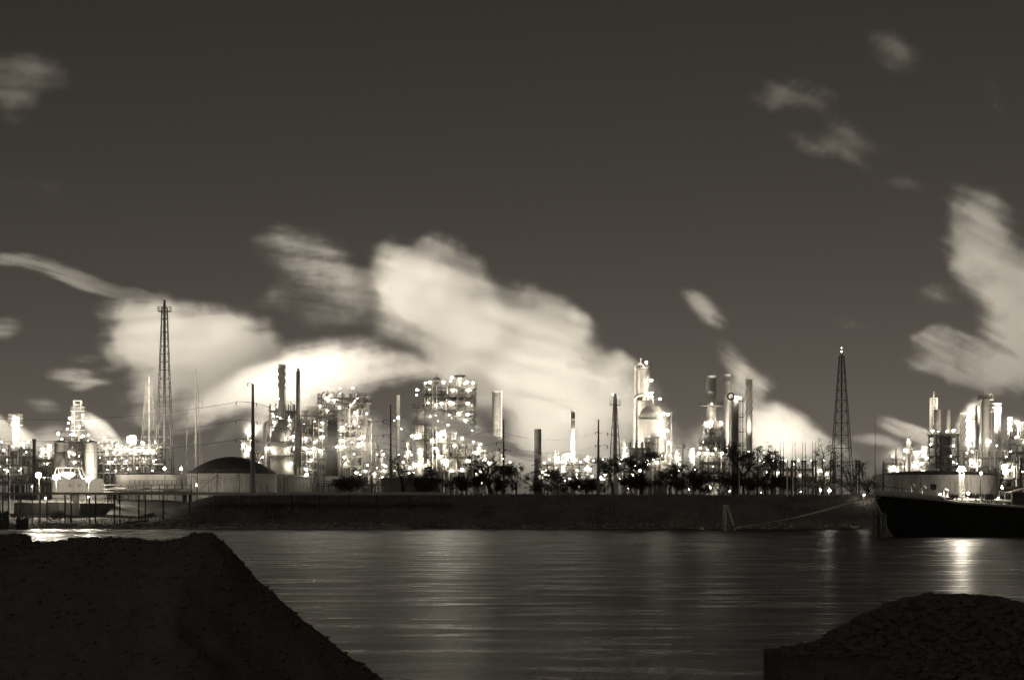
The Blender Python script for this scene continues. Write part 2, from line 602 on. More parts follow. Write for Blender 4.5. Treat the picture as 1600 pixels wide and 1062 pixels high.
def ladder(root, x, y, z0, z1, mt='frame_steel', cage=True):
    q = MB()
    for s in (-.25, .25): q.tube([(x + s, y, z0), (x + s, y, z1)], .05, 4)
    k = int((z1 - z0) / .9)
    for i in range(k): q.box((x, y, z0 + .5 + i * .9), (.5, .05, .06))
    if cage:
        for s in (-.4, .4): q.tube([(x + s, y - .5, z0 + 2), (x + s, y - .5, z1)], .035, 4)
        for i in range(max(1, int((z1 - z0) / 2.4))):
            zz = z0 + 2 + i * 2.4
            if zz < z1: q.tube([(x - .28, y, zz), (x - .42, y - .5, zz), (x + .42, y - .5, zz), (x + .28, y, zz)], .04, 4)
    q.build('ladder', mt, root)
def strakes(root, c, r, z0, z1, turns, mt='grey_steel', k=3, hgt=.35):
    for s in range(k):
        q = MB()
        n = 40
        for i in range(n + 1):
            a = 2 * math.pi * (turns * i / n + s / k); z = z0 + (z1 - z0) * i / n
            ca, sa = math.cos(a), math.sin(a)
            q.v += [(c[0] + (r - .05) * ca, c[1] + (r - .05) * sa, z), (c[0] + (r + hgt) * ca, c[1] + (r + hgt) * sa, z), (c[0] + (r + hgt) * ca, c[1] + (r + hgt) * sa, z + .12), (c[0] + (r - .05) * ca, c[1] + (r - .05) * sa, z + .12)]
        for i in range(n):
            for kk in range(4):
                a = i * 4 + kk; b2 = i * 4 + (kk + 1) % 4
                q.face([a, b2, b2 + 4, a + 4])
        q.build('strake', mt, root)
def seams(root, c, r, z0, z1, step, mt):
    z = z0 + step
    while z < z1 - .3:
        MB().lathe((c[0], c[1], z), [(r - .02, -.07), (r + .05, -.07), (r + .05, .07), (r - .02, .07)], 24, capb=False, capt=False).build('seam_band', mt, root)
        z += step

def column(name, label, px0, px1, ytop, D, mt='pale_paint', head='dome', plats=(), lad=None, lamps=(), cat='tower', strk=None, ring=6.0, pipes=(), lower=None, cap=None, group=None, ybot=None, up=()):
    r = M((px1 - px0) / 2, D)
    cx = X((px0 + px1) / 2, D)
    z1 = Z(ytop, D)
    zb = GZ if ybot is None else Z(ybot, D)
    root = thing(name, label, cat, (cx, D, zb), group)
    c = (cx, D)
    prof = cyl_prof(r, zb, z1, head)
    if lower:      # (y pixel where it widens, widening factor, taper pixels)
        yz, k, tp = lower
        za = Z(yz, D); zb2 = Z(yz + tp, D)
        prof = [(r * k, zb), (r * k, zb2), (r, za)] + [p for p in prof if p[1] > za]
    MB().lathe((cx, D, 0), prof, 28).build('shell', mt, root, True)
    if head == 'open':
        MB().lathe((cx, D, z1), [(r, -.5), (r + .15, -.5), (r + .15, .04), (r * .8, .04)], 24, capb=False, capt=False).build('rim', mt, root)
    if cap:
        MB().lathe((cx, D, z1), [(r * .7, -.3), (r * .7, cap * .6), (r * .4, cap)], 16).build('nozzle', 'grey_steel', root, True)
    if ring: seams(root, c, r, zb if not lower else Z(lower[0], D), z1 - r * .5, ring, mt)
    for pl in plats:
        yy = pl[0] if isinstance(pl, tuple) else pl
        ww = pl[1] if isinstance(pl, tuple) else 1.1
        rr = r
        if lower and yy > lower[0] + lower[2]: rr = r * lower[1]
        ring_platform(root, c, rr, Z(yy, D), ww)
    if lad: 
        s = 1 if lad == 'r' else -1
        ladder(root, cx + s * (r * .75 + .3), D - r * .75 - .3, zb, z1)
    for pp in pipes:   # (px, ytop, radius px, elbow direction)
        x = X(pp[0], D); zz = Z(pp[1], D); rr = M(pp[2], D)
        e = pp[3] * M(pp[4] if len(pp) > 4 else 6, D)
        if e:
            k = abs(e) * .5; sg = 1 if e > 0 else -1
            path = [(x, D - .4, zb), (x, D - .4, zz - k), (x + sg * k * .3, D - .4, zz - k * .3), (x + sg * k, D - .4, zz), (x + e, D - .3, zz), (x + e + sg * k * .4, D, zz - k * .35), (x + e + sg * k * .5, D, zz - k)]
        else: path = [(x, D - .4, zb), (x, D - .4, zz)]
        MB().tube(path, rr, 10).build('pipe', 'insulation', root, True)
    for l in lamps: lamp(root, l[0], l[1], D - r - 1.3, l[2])
    for u in up:      # uplight added to brighten the shell: (px, py, watts)
        far = len(u) > 3
        yy = D - r - (u[3] if far else 2.2)
        lamp(root, u[0], u[1], yy, 'S')
        pp = Vector(P(u[0], u[1], yy)) + Vector((0, .2, .3))
        if far and len(u) < 5: MB().tube([(pp.x, yy + .3, zb), (pp.x, yy + .3, pp.z)], .12, 6).build('added_lamp_post', 'dark_steel', root)  # post invented to carry the added uplight
        beam(root, pp, u[2], (cx - pp.x, r + u[3] - 1, 20) if far else (0, .45, 1), 62 if far else 130)
    return root

def drum(root, x0, x1, y, z, r, mt='pale_paint'):
    L = x1 - x0; h = r * .5
    prof = [(.02, 0), (r * .6, h * .3), (r, h), (r, L - h), (r * .6, L - h * .3), (.02, L)]
    o = MB().lathe((x0, y, z), prof, 18, axis='x', capb=False, capt=False).build('drum', mt, root, True)
    for s in (.22, .78):
        MB().box((x0 + L * s, y, z - r - .25), (.35, r * 1.3, .9)).build('saddle', 'frame_steel', root)
    return o
def vvessel(root, x, y, z0, z1, r, mt='pale_paint'):
    MB().lathe((x, y, 0), cyl_prof(r, z0, z1), 18).build('vessel', mt, root, True)

def process_frame(name, label, px0, px1, ytop, D, levels, bays, depth=9.0, dens=1.0, lamps=(), rnd=0, seed=1, mt='frame_steel', vm=('pale_paint', 'insulation', 'grey_steel', 'white_paint'), cat='process unit', ybot=None, rails=True, fl=1.0):
    rn = random.Random(seed)
    x0, x1 = X(px0, D), X(px1, D)
    zb = GZ if ybot is None else Z(ybot, D)
    zt = Z(ytop, D)
    root = thing(name, label, cat, ((x0 + x1) / 2, D, zb))
    pw = .38
    post = MB().box((0, 0, .5), (pw, pw, 1.0)).build('post', mt, None)
    pm = post.data
    bpy.data.objects.remove(post)
    bx = [x0 + (x1 - x0) * i / bays for i in range(bays + 1)]
    for x in bx:
        for y in (D - depth / 2, D + depth / 2):
            share(pm, (x, y, zb), (1, 1, zt - zb), 0, root)
    zs = [Z(l, D) for l in levels]
    prev = None
    allz = sorted(zs + [zb])
    for z in zs:
        gd = MB()
        ns = max(5, int(depth / .9))
        for i in range(ns):
            gd.box(((x0 + x1) / 2, D + (depth + pw + .7) * ((i + .5) / ns - .5), z), (x1 - x0 + pw + .9, (depth + pw + .7) / ns * .5, .24))
        gd.build('deck', mt, root)
        for y in (D - depth / 2 - .22, D + depth / 2 + .22):
            MB().box(((x0 + x1) / 2, y, z - .38), (x1 - x0 + pw + .1, .2, .5)).build('beam', mt, root)
        if rails:
            q = MB()
            e = .5
            q.rail([(x0 - e, D + depth / 2 + e, z + .12), (x0 - e, D - depth / 2 - e, z + .12), (x1 + e, D - depth / 2 - e, z + .12), (x1 + e, D + depth / 2 + e, z + .12)], 1.15, .05, 2.4)
            q.build('railing', mt, root)
    for a, b2 in zip(allz[:-1], allz[1:]):
        hgt = b2 - a
        for i in range(bays):
            xa, xb = bx[i], bx[i + 1]
            if rn.random() < .28:
                y = D - depth / 2
                q = MB().tube([(xa, y, a), (xb, y, b2 - .3)], .13, 4)
                if rn.random() < .5: q.tube([(xb, y, a), (xa, y, b2 - .3)], .13, 4)
                q.build('brace', mt, root)
            if hgt < 1.6: continue
            nn = 0
            while nn < 3 and rn.random() < dens * .8:
                nn += 1
                y = D + rn.uniform(-.35, .35) * depth
                k = rn.random()
                wdt = xb - xa
                mm = rn.choice(vm)
                if k < .34:
                    r = min(hgt * .28, rn.uniform(.5, 1.1))
                    L = wdt * rn.uniform(.6, .95)
                    drum(root, xa + (wdt - L) * rn.random(), xa + (wdt - L) * .5 + L, y, a + r + .75, r, mm)
                elif k < .62:
                    r = min(wdt * .22, rn.uniform(.4, 1.0))
                    vvessel(root, rn.uniform(xa + r, xb - r), y, a + .1, a + hgt * rn.uniform(.55, .92), r, mm)
                elif k < .8:
                    x = rn.uniform(xa + .4, xb - .4)
                    q = MB()
                    zz = a + hgt * rn.uniform(.5, .85)
                    q.tube([(x, y, a), (x, y, zz - .4), (x + .3, y, zz), (x + rn.uniform(-1, 1) * wdt * .6, y, zz)], rn.uniform(.1, .26), 7)
                    q.build('pipe', mm, root, True)
                else:
                    MB().box((rn.uniform(xa + .8, xb - .8), y, a + hgt * .25 + .12), (min(wdt * .5, rn.uniform(1, 2.4)), 1.6, hgt * .5)).build('cabinet', mm, root)
        for kx in range(int(1 + dens * 3)):
            z = b2 - rn.uniform(.55, 1.0)
            y = D - depth * .5 + rn.uniform(.3, depth * .4)
            xa = x0 + rn.random() * (x1 - x0) * .3
            MB().tube([(xa, y, z), (x1 - rn.random() * (x1 - x0) * .3, y, z)], rn.uniform(.1, .2), 6).build('pipe', rn.choice(vm), root, True)
    for kx in range(int(dens * bays * 1.6)):
        x = rn.uniform(x0, x1); y = D - depth * .5 - rn.uniform(.05, .5)
        za = rn.choice(allz); zc = min(zt, za + rn.uniform(.3, .9) * (zt - zb))
        MB().tube([(x, y, za), (x, y, zc), (x + rn.uniform(-1.5, 1.5), y + .2, zc + .4)], rn.uniform(.1, .24), 7).build('pipe', rn.choice(vm), root, True)
    nf = max(1, int((x1 - x0) / 3.6)) if fl else 0
    for i in range(nf):
        fx = x0 + (x1 - x0) * (i + .5) / nf
        MB().tube([(fx, D + depth / 2, zt - .5), (fx, D + depth / 2, zt + 1.6)], .07, 5).build('added_lamp_post', mt, root)
        added_flood(root, (fx, D + depth / 2, zt + 1.9), fl)  # added with its post to light the steam behind
    for l in lamps: lamp(root, l[0], l[1], D - depth / 2 - .9, l[2])
    for i in range(int(rnd * .5)):
        z = rn.choice(zs if len(zs) > 1 else allz); px = rn.uniform(px0, px1)
        py = HY - (z + rn.uniform(.9, 2.2) - CZ) / D * F
        lamp(root, px, py, D - depth / 2 + rn.choice((-.9, .4, 2.0)), rn.choice('TTSSSM'))
    return root

def lattice(name, label, px, ytop, D, wt, wb, n, cat='flare tower', pipe=2.2, mt='frame_steel', tip=True, ybase=735, plat=True, pm='grey_steel', lr=.16):
    cx = X(px, D); zt = Z(ytop, D); zb = GZ
    root = thing(name, label, cat, (cx, D, zb))
    ht, hb = M(wt, D) / 2, M(wb, D) / 2
    zbot = Z(ybase, D)
    def hw(z): return ht + (hb - ht) * (zt - z) / (zt - zbot)
    def cor(z): 
        h = hw(z)
        return [Vector((cx - h, D - h, z)), Vector((cx + h, D - h, z)), Vector((cx + h, D + h, z)), Vector((cx - h, D + h, z))]
    for k in range(4):
        MB().tube([cor(zb)[k], cor(zt)[k]], lr * 1.3, 5, lr * .8).build('leg', mt, root)
    # panel heights shrink towards the top
    zz = [zb]
    tot = sum(.55 + .45 * (1 - i / n) * 1.6 for i in range(n))
    for i in range(n): zz.append(zz[-1] + (zt - zb) * (.55 + .45 * (1 - i / n) * 1.6) / tot)
    for i in range(n):
        a, b2 = cor(zz[i]), cor(zz[i + 1])
        q = MB()
        for k in range(4):
            j = (k + 1) % 4
            q.tube([b2[k], b2[j]], lr * .62, 4)
            if (i + k) % 2: q.tube([a[k], b2[j]], lr * .58, 4)
            else: q.tube([a[j], b2[k]], lr * .58, 4)
            if wb / max(1, n) > 1.2 and k in (0, 2): q.tube([a[k], b2[j]] if (i + k) % 2 == 0 else [a[j], b2[k]], lr * .5, 4)
        q.build('bracing', mt, root)
    if pipe:
        rp = M(pipe, D)
        MB().lathe((cx, D, 0), [(rp, zb), (rp, zt + 1.0), (rp * .8, zt + 1.2), (rp * .8, zt + 2.2)], 12).build('flare_pipe', pm, root, True)
    if plat:
        z = zt - 1.2
        q = MB().box((cx, D, z), (ht * 2 + 2.2, ht * 2 + 2.2, .2))
        o = q.build('platform', mt, root)
        e = ht + 1.05
        MB().rail([(cx - e, D + e, z + .1), (cx - e, D - e, z + .1), (cx + e, D - e, z + .1), (cx + e, D + e, z + .1), (cx - e, D + e, z + .1)], 1.2, .07, 1.6).build('railing', mt, o)
    return root

def tank(name, label, pxc, rpx, ywall, D, roof=0, mt='tank_plate', yroof=None, courses=4, stair=None, rm='roof_dark', lamps=()):
    r = M(rpx, D); cx = X(pxc, D); yc = D + r
    zt = Z(ywall, D)
    root = thing(name, label, 'tank', (cx, yc, GZ))
    n = 64
    hh = (zt - GZ) / courses
    for k in range(courses):
        rr = r - .012 * k
        MB().lathe((cx, yc, GZ + k * hh), [(rr, 0), (rr, hh - .02)], n, capb=False, capt=False).build('plate_course', mt, root, True)
    MB().lathe((cx, yc, zt), [(r - .05, -.35), (r + .35, -.35), (r + .35, -.2), (r - .05, -.2)], n, capb=False, capt=False).build('wind_girder', mt, root)
    zr = Z(yroof, D + r) if yroof else zt + .6
    prof = [(r - .02, 0)] + [(r * k, (zr - zt) * (1 - k * k)) for k in (.92, .82, .7, .55, .4, .25, .1)] + [(.05, zr - zt)]
    MB().lathe((cx, yc, zt), prof, n, capb=False).build('roof', rm, root, True)
    q = MB()
    npt = 26
    pts = [(cx + (r - .3) * math.cos(R(180 + 180 * i / npt)), yc + (r - .3) * math.sin(R(180 + 180 * i / npt)), zt) for i in range(npt + 1)]
    q.rail(pts, 1.0, .045, 3)
    q.build('railing', 'frame_steel', root)
    if stair:
        a0, a1 = R(stair[0]), R(stair[1])
        s = MB()
        k = int((zt - GZ) / .3)
        for i in range(k):
            a = a0 + (a1 - a0) * i / k
            s.box((cx + (r + .5) * math.cos(a), yc + (r + .5) * math.sin(a), GZ + .3 * i), (.9, .9, .06), a)
        st = s.build('stairway', 'frame_steel', root)
        MB().tube([(cx + (r + .95) * math.cos(a0 + (a1 - a0) * i / 12), yc + (r + .95) * math.sin(a0 + (a1 - a0) * i / 12), GZ + (zt - GZ) * i / 12 + 1) for i in range(13)], .05, 4).build('handrail', 'frame_steel', st)
    for l in lamps: lamp(root, l[0], l[1], D - .9, l[2])
    return root

def pipe_rack(name, label, px0, px1, ylev, D, n, depth=6, np=5, lamps=(), rnd=0, seed=3, rails=False, mt='frame_steel', ybot=None, fl=0):
    rn = random.Random(seed)
    x0, x1 = X(px0, D), X(px1, D)
    zb = GZ if ybot is None else Z(ybot, D)
    root = thing(name, label, 'pipe rack', ((x0 + x1) / 2, D, zb))
    zt = Z(ylev[0], D)
    for i in range(n + 1):
        x = x0 + (x1 - x0) * i / n
        for y in (D - depth / 2, D + depth / 2):
            MB().box((x, y, (zb + zt) / 2), (.32, .32, zt - zb)).build('post', mt, root)
        for l in ylev:
            MB().box((x, D, Z(l, D) - .2), (.28, depth + 1, .34)).build('crossbeam', mt, root)
    for l in ylev:
        z = Z(l, D)
        for k in range(np):
            y = D - depth / 2 + depth * (k + .5) / np
            r = rn.uniform(.1, .26)
            MB().tube([(x0 - rn.random() * 3, y, z + r), (x1 + rn.random() * 3, y, z + r)], r, 7).build('pipe', rn.choice(('insulation', 'pale_paint', 'grey_steel')), root, True)
        if rails:
            MB().rail([(x0, D - depth / 2 - .4, z), (x1, D - depth / 2 - .4, z)], 1.1, .05, 2.2).build('railing', mt, root)
    for l in lamps: lamp(root, l[0], l[1], D - depth / 2 - .9, l[2])
    for i in range(fl):
        fx = x0 + (x1 - x0) * (i + .5) / fl
        MB().tube([(fx, D + depth / 2, zt - .3), (fx, D + depth / 2, zt + 1.6)], .07, 5).build('added_lamp_post', mt, root)
        added_flood(root, (fx, D + depth / 2, zt + 1.9), .3, .16, (0, 1, .5))  # added, aimed lower to light the steam near the ground
    for i in range(int(rnd * .5)):
        lamp(root, rn.uniform(px0, px1), rn.choice(ylev) - rn.uniform(2, 9), D - depth / 2 - .6, rn.choice('TSSSM'))
    return root

# ================================================================== LEFT PART OF THE PLANT
column('process_tower', 'slim pale tower with stacked lamps rising from steam beside a short black chimney', 18, 30, 650, 745, 'frame_steel', 'dome', plats=(654, 664), lad='r', lamps=((22, 651, 'M'), (20, 660, 'S'), (28, 668, 'S')))
column('chimney', 'short black chimney standing before the leftmost pipe racks', 51, 56, 686, 700, 'dark_steel', 'open', cat='chimney', ring=0, plats=())
process_frame('process_unit', 'low lamp-dotted process unit left of the short black chimney', -12, 50, 700, 715, (702, 713, 726, 740, 752), 5, 8, 1.0, lamps=((5, 703, 'M'), (20, 697, 'M'), (41, 706, 'S'), (12, 735, 'M'), (30, 735, 'S')), rnd=14, seed=21, fl=1.05)
process_frame('process_unit', 'small process unit wedged between black chimney and stained silo', 55, 86, 716, 722, (718, 730, 742, 754), 3, 7, 1.0, rnd=9, seed=22, fl=1.05)
column('caged_tower', 'thin tower with open cage top and lamp clusters behind the two silos', 116, 127, 642, 740, 'dark_steel', 'flat', plats=(642, 656, 672, 688), lad='l', lamps=((129, 647, 'S'), (124, 665, 'M'), (114, 679, 'L'), (105, 670, 'M'), (107, 661, 'M'), (109, 653, 'L'), (91, 677, 'L'), (130, 681, 'L'), (138, 679, 'M'), (97, 686, 'M'), (137, 688, 'M'), (124, 712, 'S'), (127, 702, 'S')))
rt = bpy.data.objects['caged_tower']
q = MB()
D = 740
for px in (116, 127):
    for dy in (-1.1, 1.1): q.tube([(X(px, D), D + dy, Z(642, D)), (X(px, D), D + dy, Z(626, D))], .09, 4)
for py in (626, 632, 638):
    q.tube([(X(116, D), D - 1.1, Z(py, D)), (X(127, D), D - 1.1, Z(py, D)), (X(127, D), D + 1.1, Z(py, D)), (X(116, D), D + 1.1, Z(py, D)), (X(116, D), D - 1.1, Z(py, D))], .07, 4)
q.build('top_cage', 'frame_steel', rt)
def silo(label, px0, px1, ytop, D, mt):
    r = column('storage_silo', label, px0, px1, ytop, D, mt, 'flat', cat='silo', ring=3.2, lad='r')
    c = r.location
    rr = M((px1 - px0) / 2, D)
    MB().lathe((c.x, D, Z(ytop, D)), [(rr + .2, -.3), (rr + .2, .05), (rr * .5, .5), (.05, .7)], 28).build('roof', 'frame_steel', r)
    return r
silo('bright silo with dark stained patches near its top, left of its plain twin', 85, 105, 691, 690, 'tank_plate')
silo('plain bright silo standing right of its stained twin', 132, 152, 691, 690, 'white_paint')
process_frame('process_unit', 'brightly lit pipework unit between the two silos', 104, 133, 684, 712, (690, 702, 716, 730), 3, 7, 1.3, rnd=12, seed=23, fl=0, lamps=((108, 706, 'M'), (116, 722, 'M'), (122, 733, 'S')))
# trapezoid frame in front of the silos
D = 676
rt = thing('hopper_frame', 'dark trapezoid steel frame over a round hopper before the silos', 'steel frame', (X(108, D), D, GZ))
for yy in (D - 3, D + 3):
    MB().tube([(X(86, D), yy, Z(748, D)), (X(91, D), yy, Z(730, D))], .22, 5).build('leg', 'dark_steel', rt)
    MB().tube([(X(131, D), yy, Z(748, D)), (X(124, D), yy, Z(730, D))], .22, 5).build('leg', 'dark_steel', rt)
    MB().tube([(X(89, D), yy, Z(730, D)), (X(126, D), yy, Z(730, D))], .26, 5).build('top_beam', 'dark_steel', rt)
    for a in (97, 104, 111, 118):
        MB().tube([(X(a, D), yy, Z(748, D)), (X(a + (3 if a > 106 else -3), D), yy, Z(731, D))], .13, 4).build('brace', 'dark_steel', rt)
MB().lathe((X(107, D), D, 0), [(.6, Z(747, D)), (2.2, Z(742, D)), (2.3, Z(738, D)), (1.0, Z(735, D))], 20).build('hopper', 'grey_steel', rt, True)
MB().box((X(108, D), D, (GZ + Z(748, D)) / 2), (8.5, 7, Z(748, D) - GZ)).build('plinth', 'concrete', rt)
# concrete building in front
D = 668
rt = thing('pump_house', 'low grey concrete pump house directly below the two silos', 'building', (X(121, D), D, GZ))
xa, xb = X(82, D), X(162, D); zt = Z(749, D)
MB().box(((xa + xb) / 2, D + 2.5, (GZ + zt) / 2), (xb - xa, 5, zt - GZ)).build('wall', 'concrete', rt)
MB().box(((xa + xb) / 2, D + 2.5, zt + .12), (xb - xa + .5, 5.6, .24)).build('roof', 'concrete', rt)
MB().box((X(95, D), D - .05, Z(762, D)), (1.9, .12, 2.2)).build('door', 'grey_steel', rt)
for a in (110, 124, 138):
    MB().box((X(a, D), D - .04, Z(758, D)), (1.1, .1, .8)).build('vent', 'frame_steel', rt)
# yard floodlights: each is a pole with a lamp head
def flood(label, px, py, D, s='X', pole=True, grp=None, strong=False, up=0, aim=(0, 1, .7)):
    p = P(px, py, D)
    rt = thing('floodlight_pole', label, 'floodlight', (p[0], D, ground_z(p[0], D)), grp)
    MB().tube([(p[0], D + .9, ground_z(p[0], D) - .3), (p[0], D + .9, p[2] + .9)], .13, 7, .08).build('pole', 'frame_steel', rt)
    lamp(rt, px, py, D, s, 'lamp', strong, not up)
    if up: beam(rt, (p[0], D + (.7 if aim[1] > 0 else -.7), p[2] + .2), up, aim, 150)
    return rt
flood('dazzling floodlight on a pole beneath the short black chimney', 60, 742, 650, 'X', strong=True, up=14000, aim=(.1, -1, -.25))
flood('dazzling floodlight on a pole at the stained silo foot', 87, 745, 650, 'X', strong=True, up=8000, aim=(0, -1, -.25))
flood('dazzling floodlight on a pole at the plain silo foot', 138, 748, 650, 'X', strong=True, up=11000, aim=(0, -1, -.25))
for px in (93, 108, 130, 146): added_flood(rt, P(px, 748, 672), .16, .14, (0, 1.1, 1))  # lights added on the pump house roof to brighten the silos
flood('floodlight on a pole below the tall left flare tower', 257, 732, 686, 'L', up=3000)
flood('floodlight on a pole just left of the domed tank', 283, 732, 684, 'L', up=3000)
flood('small yard lamp in front of the domed tank wall', 307, 758, 655, 'S', up=9000, aim=(.25, 1, .12))
pipe_rack('pipe_rack', 'two-tier pipe rack crowded with lamps right of the plain silo', 156, 242, (712, 726, 740), 705, 9, 7, 6, lamps=((183, 696, 'L'), (167, 708, 'M'), (178, 707, 'M'), (188, 707, 'M'), (170, 722, 'M'), (176, 721, 'S'), (240, 720, 'M'), (181, 735, 'S'), (200, 733, 'S')), rnd=20, seed=31, fl=2, rails=True)
process_frame('process_unit', 'process unit with white drums behind the left pipe rack', 186, 250, 700, 726, (702, 712, 724, 738), 5, 8, 1.2, lamps=((211, 692, 'M'), (224, 692, 'L'), (234, 702, 'S')), rnd=12, seed=24, fl=1.05)
column('process_tower', 'short dark tower with a boxy top beside the rear flare derrick', 203, 208, 680, 735, 'grey_steel', 'flat', plats=(688,), lad='r')
process_frame('process_unit', 'squat unit with walkways between plain silo and left rack', 150, 172, 694, 722, (697, 710, 722, 736), 2, 7, 1.2, rnd=8, seed=25, fl=1.05)
lattice('flare_tower', 'tall dark lattice flare tower trailing a thin plume at left', 257, 480, 722, 8, 26, 22, pipe=2.0, mt='dark_steel', pm='dark_steel', lr=.13)
lattice('flare_tower', 'pale floodlit lattice derrick just behind the tall dark flare tower', 233, 597, 780, 9, 27, 13, pipe=1.4, mt='frame_steel', plat=False, pm='grey_steel', lr=.11)
# guyed mast
D = 735
rt = thing('guyed_mast', 'slender pale mast with a square box and splayed struts', 'mast', (X(306, D), D, GZ))
MB().tube([P(306, 770, D), P(306, 575, D)], .42, 7, .12).build('mast', 'insulation', rt)
for a, t0 in ((282, 640), (290, 655), (318, 640), (313, 600)):
    MB().tube([P(a, 765, D - 2), P(293 if a < 300 else 310, t0, D)], .1, 4).build('strut', 'grey_steel', rt)
q = MB()
bxp = [P(306, 627, D), P(316, 627, D), P(316, 637, D), P(306, 637, D), P(306, 627, D)]
q.tube(bxp, .16, 4)
q.build('box_frame', 'pale_paint', rt)
for a in range(8):
    MB().tube([P(284 + a * .6, 745 - a * 11, D - 1.6), P(306, 735 - a * 12 - (a % 2) * 14, D)], .05, 4).build('brace', 'grey_steel', rt) if a % 2 else None

# ------------------------------------------------------------------ tanks along the levee
tank('storage_tank', 'pale tank with a dark domed roof standing left of the steel monopole', 354, 71, 739, 680, mt='tank_plate', yroof=713, stair=(200, 262))
tank('storage_tank', 'wide low tank rising behind and right of the domed tank', 412, 122, 743, 730, mt='tank_plate', yroof=739.5)
tank('storage_tank', 'pale low tank below the left flare towers, left of the domed tank', 226, 52, 741, 690, mt='white_paint', yroof=738)
tank('storage_tank', 'dark squat tank behind the bare tree near the slatted fence', 640, 48, 746, 672, mt='tank_dark', yroof=743)
tank('storage_tank', 'big streaked tank with floodlit side behind the moored barge', 1479, 99, 741, 640, mt='tank_plate', yroof=735, stair=(300, 340), courses=5)

# ------------------------------------------------------------------ heater unit with two chimneys
D = 745
column('chimney', 'tall chimney with spiral strakes near its mouth above the round heater', 435.5, 445, 569, D, 'pale_paint', 'open', cat='chimney', plats=(659, 668), lad='r', ring=5, lamps=((438, 653, 'S'), (447, 669, 'S')), strk=True)
strakes(bpy.data.objects['chimney.001'], (X(440.2, D), D), M(4.75, D), Z(608, D), Z(570, D), 1.1)
column('chimney', 'tall dark chimney widening to a bottle-shaped base beside the round heater', 462.5, 469, 580, 735, 'grey_steel', 'flat', cat='chimney', ring=4, lower=(668, 1.7, 12), cap=1.0, plats=(706,))
r0 = column('heater', 'round banded fired heater under the strake-topped chimney', 422, 459, 690, 742, 'insulation', 'flat', cat='heater', ring=2.2, plats=((690, 1.3), (712, 1.2)), lamps=((425, 702, 'M'), (446, 686, 'M'), (455, 724, 'L'), (419, 700, 'L'), (458, 682, 'L'), (450, 700, 'M')))
MB().lathe((X(440.5, 742), 742, 0), [(M(18, 742), Z(690, 742)), (M(14, 742), Z(672, 742)), (M(9, 742), Z(665, 742)), (M(6, 742), Z(655, 742))], 24).build('hood', 'grey_steel', r0, True)
column('duct', 'tall bent duct hugging the left side of the round heater', 411, 417, 668, 738, 'pale_paint', 'flat', cat='duct', ring=6, pipes=((414, 660, 3.0, 1, 9),))
process_frame('process_unit', 'lamp-filled unit wrapped round the heater chimney base', 424, 462, 632, 752, (642, 656, 668, 680, 694, 708, 724), 4, 8, 1.0, lamps=((428, 660, 'L'), (434, 660, 'M'), (449, 665, 'M'), (452, 656, 'M'), (456, 682, 'L'), (427, 680, 'M'), (459, 700, 'L')), rnd=24, seed=41, fl=1.15)
process_frame('process_unit', 'small white unit glowing behind the domed tank roof', 381, 393, 690, 745, (694, 702, 712, 724), 2, 6, 1.3, lamps=((380, 695, 'L'), (385, 706, 'L'), (390, 700, 'M')), rnd=6, seed=42, fl=1.6, vm=('white_paint',), mt='pale_paint')
pipe_rack('pipe_rack', 'short pale pipe rack joining the white unit to the heater', 392, 414, (706, 716, 728), 742, 3, 5, 4, rnd=7, seed=43, mt='pale_paint')
# ------------------------------------------------------------------ catalytic cracker unit
column('vessel', 'fat pale vessel with streaked shoulders behind the bottle-shaped chimney', 471, 503, 634, 775, 'pale_paint', 'dome', cat='vessel', ring=7, plats=(650,))
process_frame('process_unit', 'brilliantly lit unit packed with pipes right of the bottle-shaped chimney', 472, 508, 655, 738, (664, 680, 694, 700, 716, 730), 4, 8, 1.4, lamps=((478, 685, 'L'), (484, 706, 'L'), (500, 704, 'L'), (492, 690, 'M'), (505, 682, 'M'), (476, 700, 'L'), (487, 718, 'M'), (478, 733, 'L'), (490, 700, 'L'), (503, 660, 'M'), (479, 741, 'L')), rnd=26, seed=44, fl=0, vm=('grey_steel', 'insulation', 'pale_paint'))
column('vessel', 'tall dark reactor vessel with rounded top and dark-painted sides', 508.5, 530, 655, 752, 'dark_steel', 'dome', cat='vessel', ring=9)
process_frame('process_unit', 'piping gallery high over the dark reactor vessel', 500, 560, 615, 756, (622, 630, 639, 648), 5, 8, 1.4, lamps=((511, 622, 'L'), (522, 625, 'L'), (530, 636, 'M'), (511, 641, 'M'), (548, 633, 'M'), (500, 634, 'M')), rnd=16, seed=45, fl=.3, vm=('grey_steel', 'insulation', 'pale_paint'))
process_frame('process_unit', 'many-decked pipe structure between dark reactor and banded tower', 531, 567, 640, 745, (650, 662, 672, 684, 697, 712, 727), 4, 8, 1.1, lamps=((555, 645, 'L'), (553, 658, 'M'), (534, 668, 'L'), (536, 688, 'L'), (526, 698, 'L'), (537, 697, 'M'), (563, 684, 'M'), (568, 682, 'M'), (553, 709, 'S'), (538, 714, 'M'), (540, 724, 'M')), rnd=16, seed=46, fl=0, vm=('grey_steel', 'insulation', 'pale_paint'))
column('process_tower', 'dark banded tower with three ringed walkways right of the piping gallery', 564.5, 575, 617, 742, 'frame_steel', 'flat', plats=(620, 630, 665, 690, 712), lad='r', lamps=((573, 646, 'S'), (560, 693, 'M'), (566, 691, 'M'), (572, 736, 'S'), (561, 737, 'M')), pipes=((580, 655, .8, -1, 5),))
column('vessel', 'fat bright vessel veiled by steam beside the dark banded tower', 545, 566, 680, 760, 'grey_steel', 'dome', cat='vessel', ring=8)
column('process_tower', 'slender white column rising from steam left of the biggest frame', 619, 625, 617, 770, 'grey_steel', 'flat', plats=(655,), lamps=((622, 652, 'L'), (616, 657, 'S'), (627, 670, 'S')), ring=4)
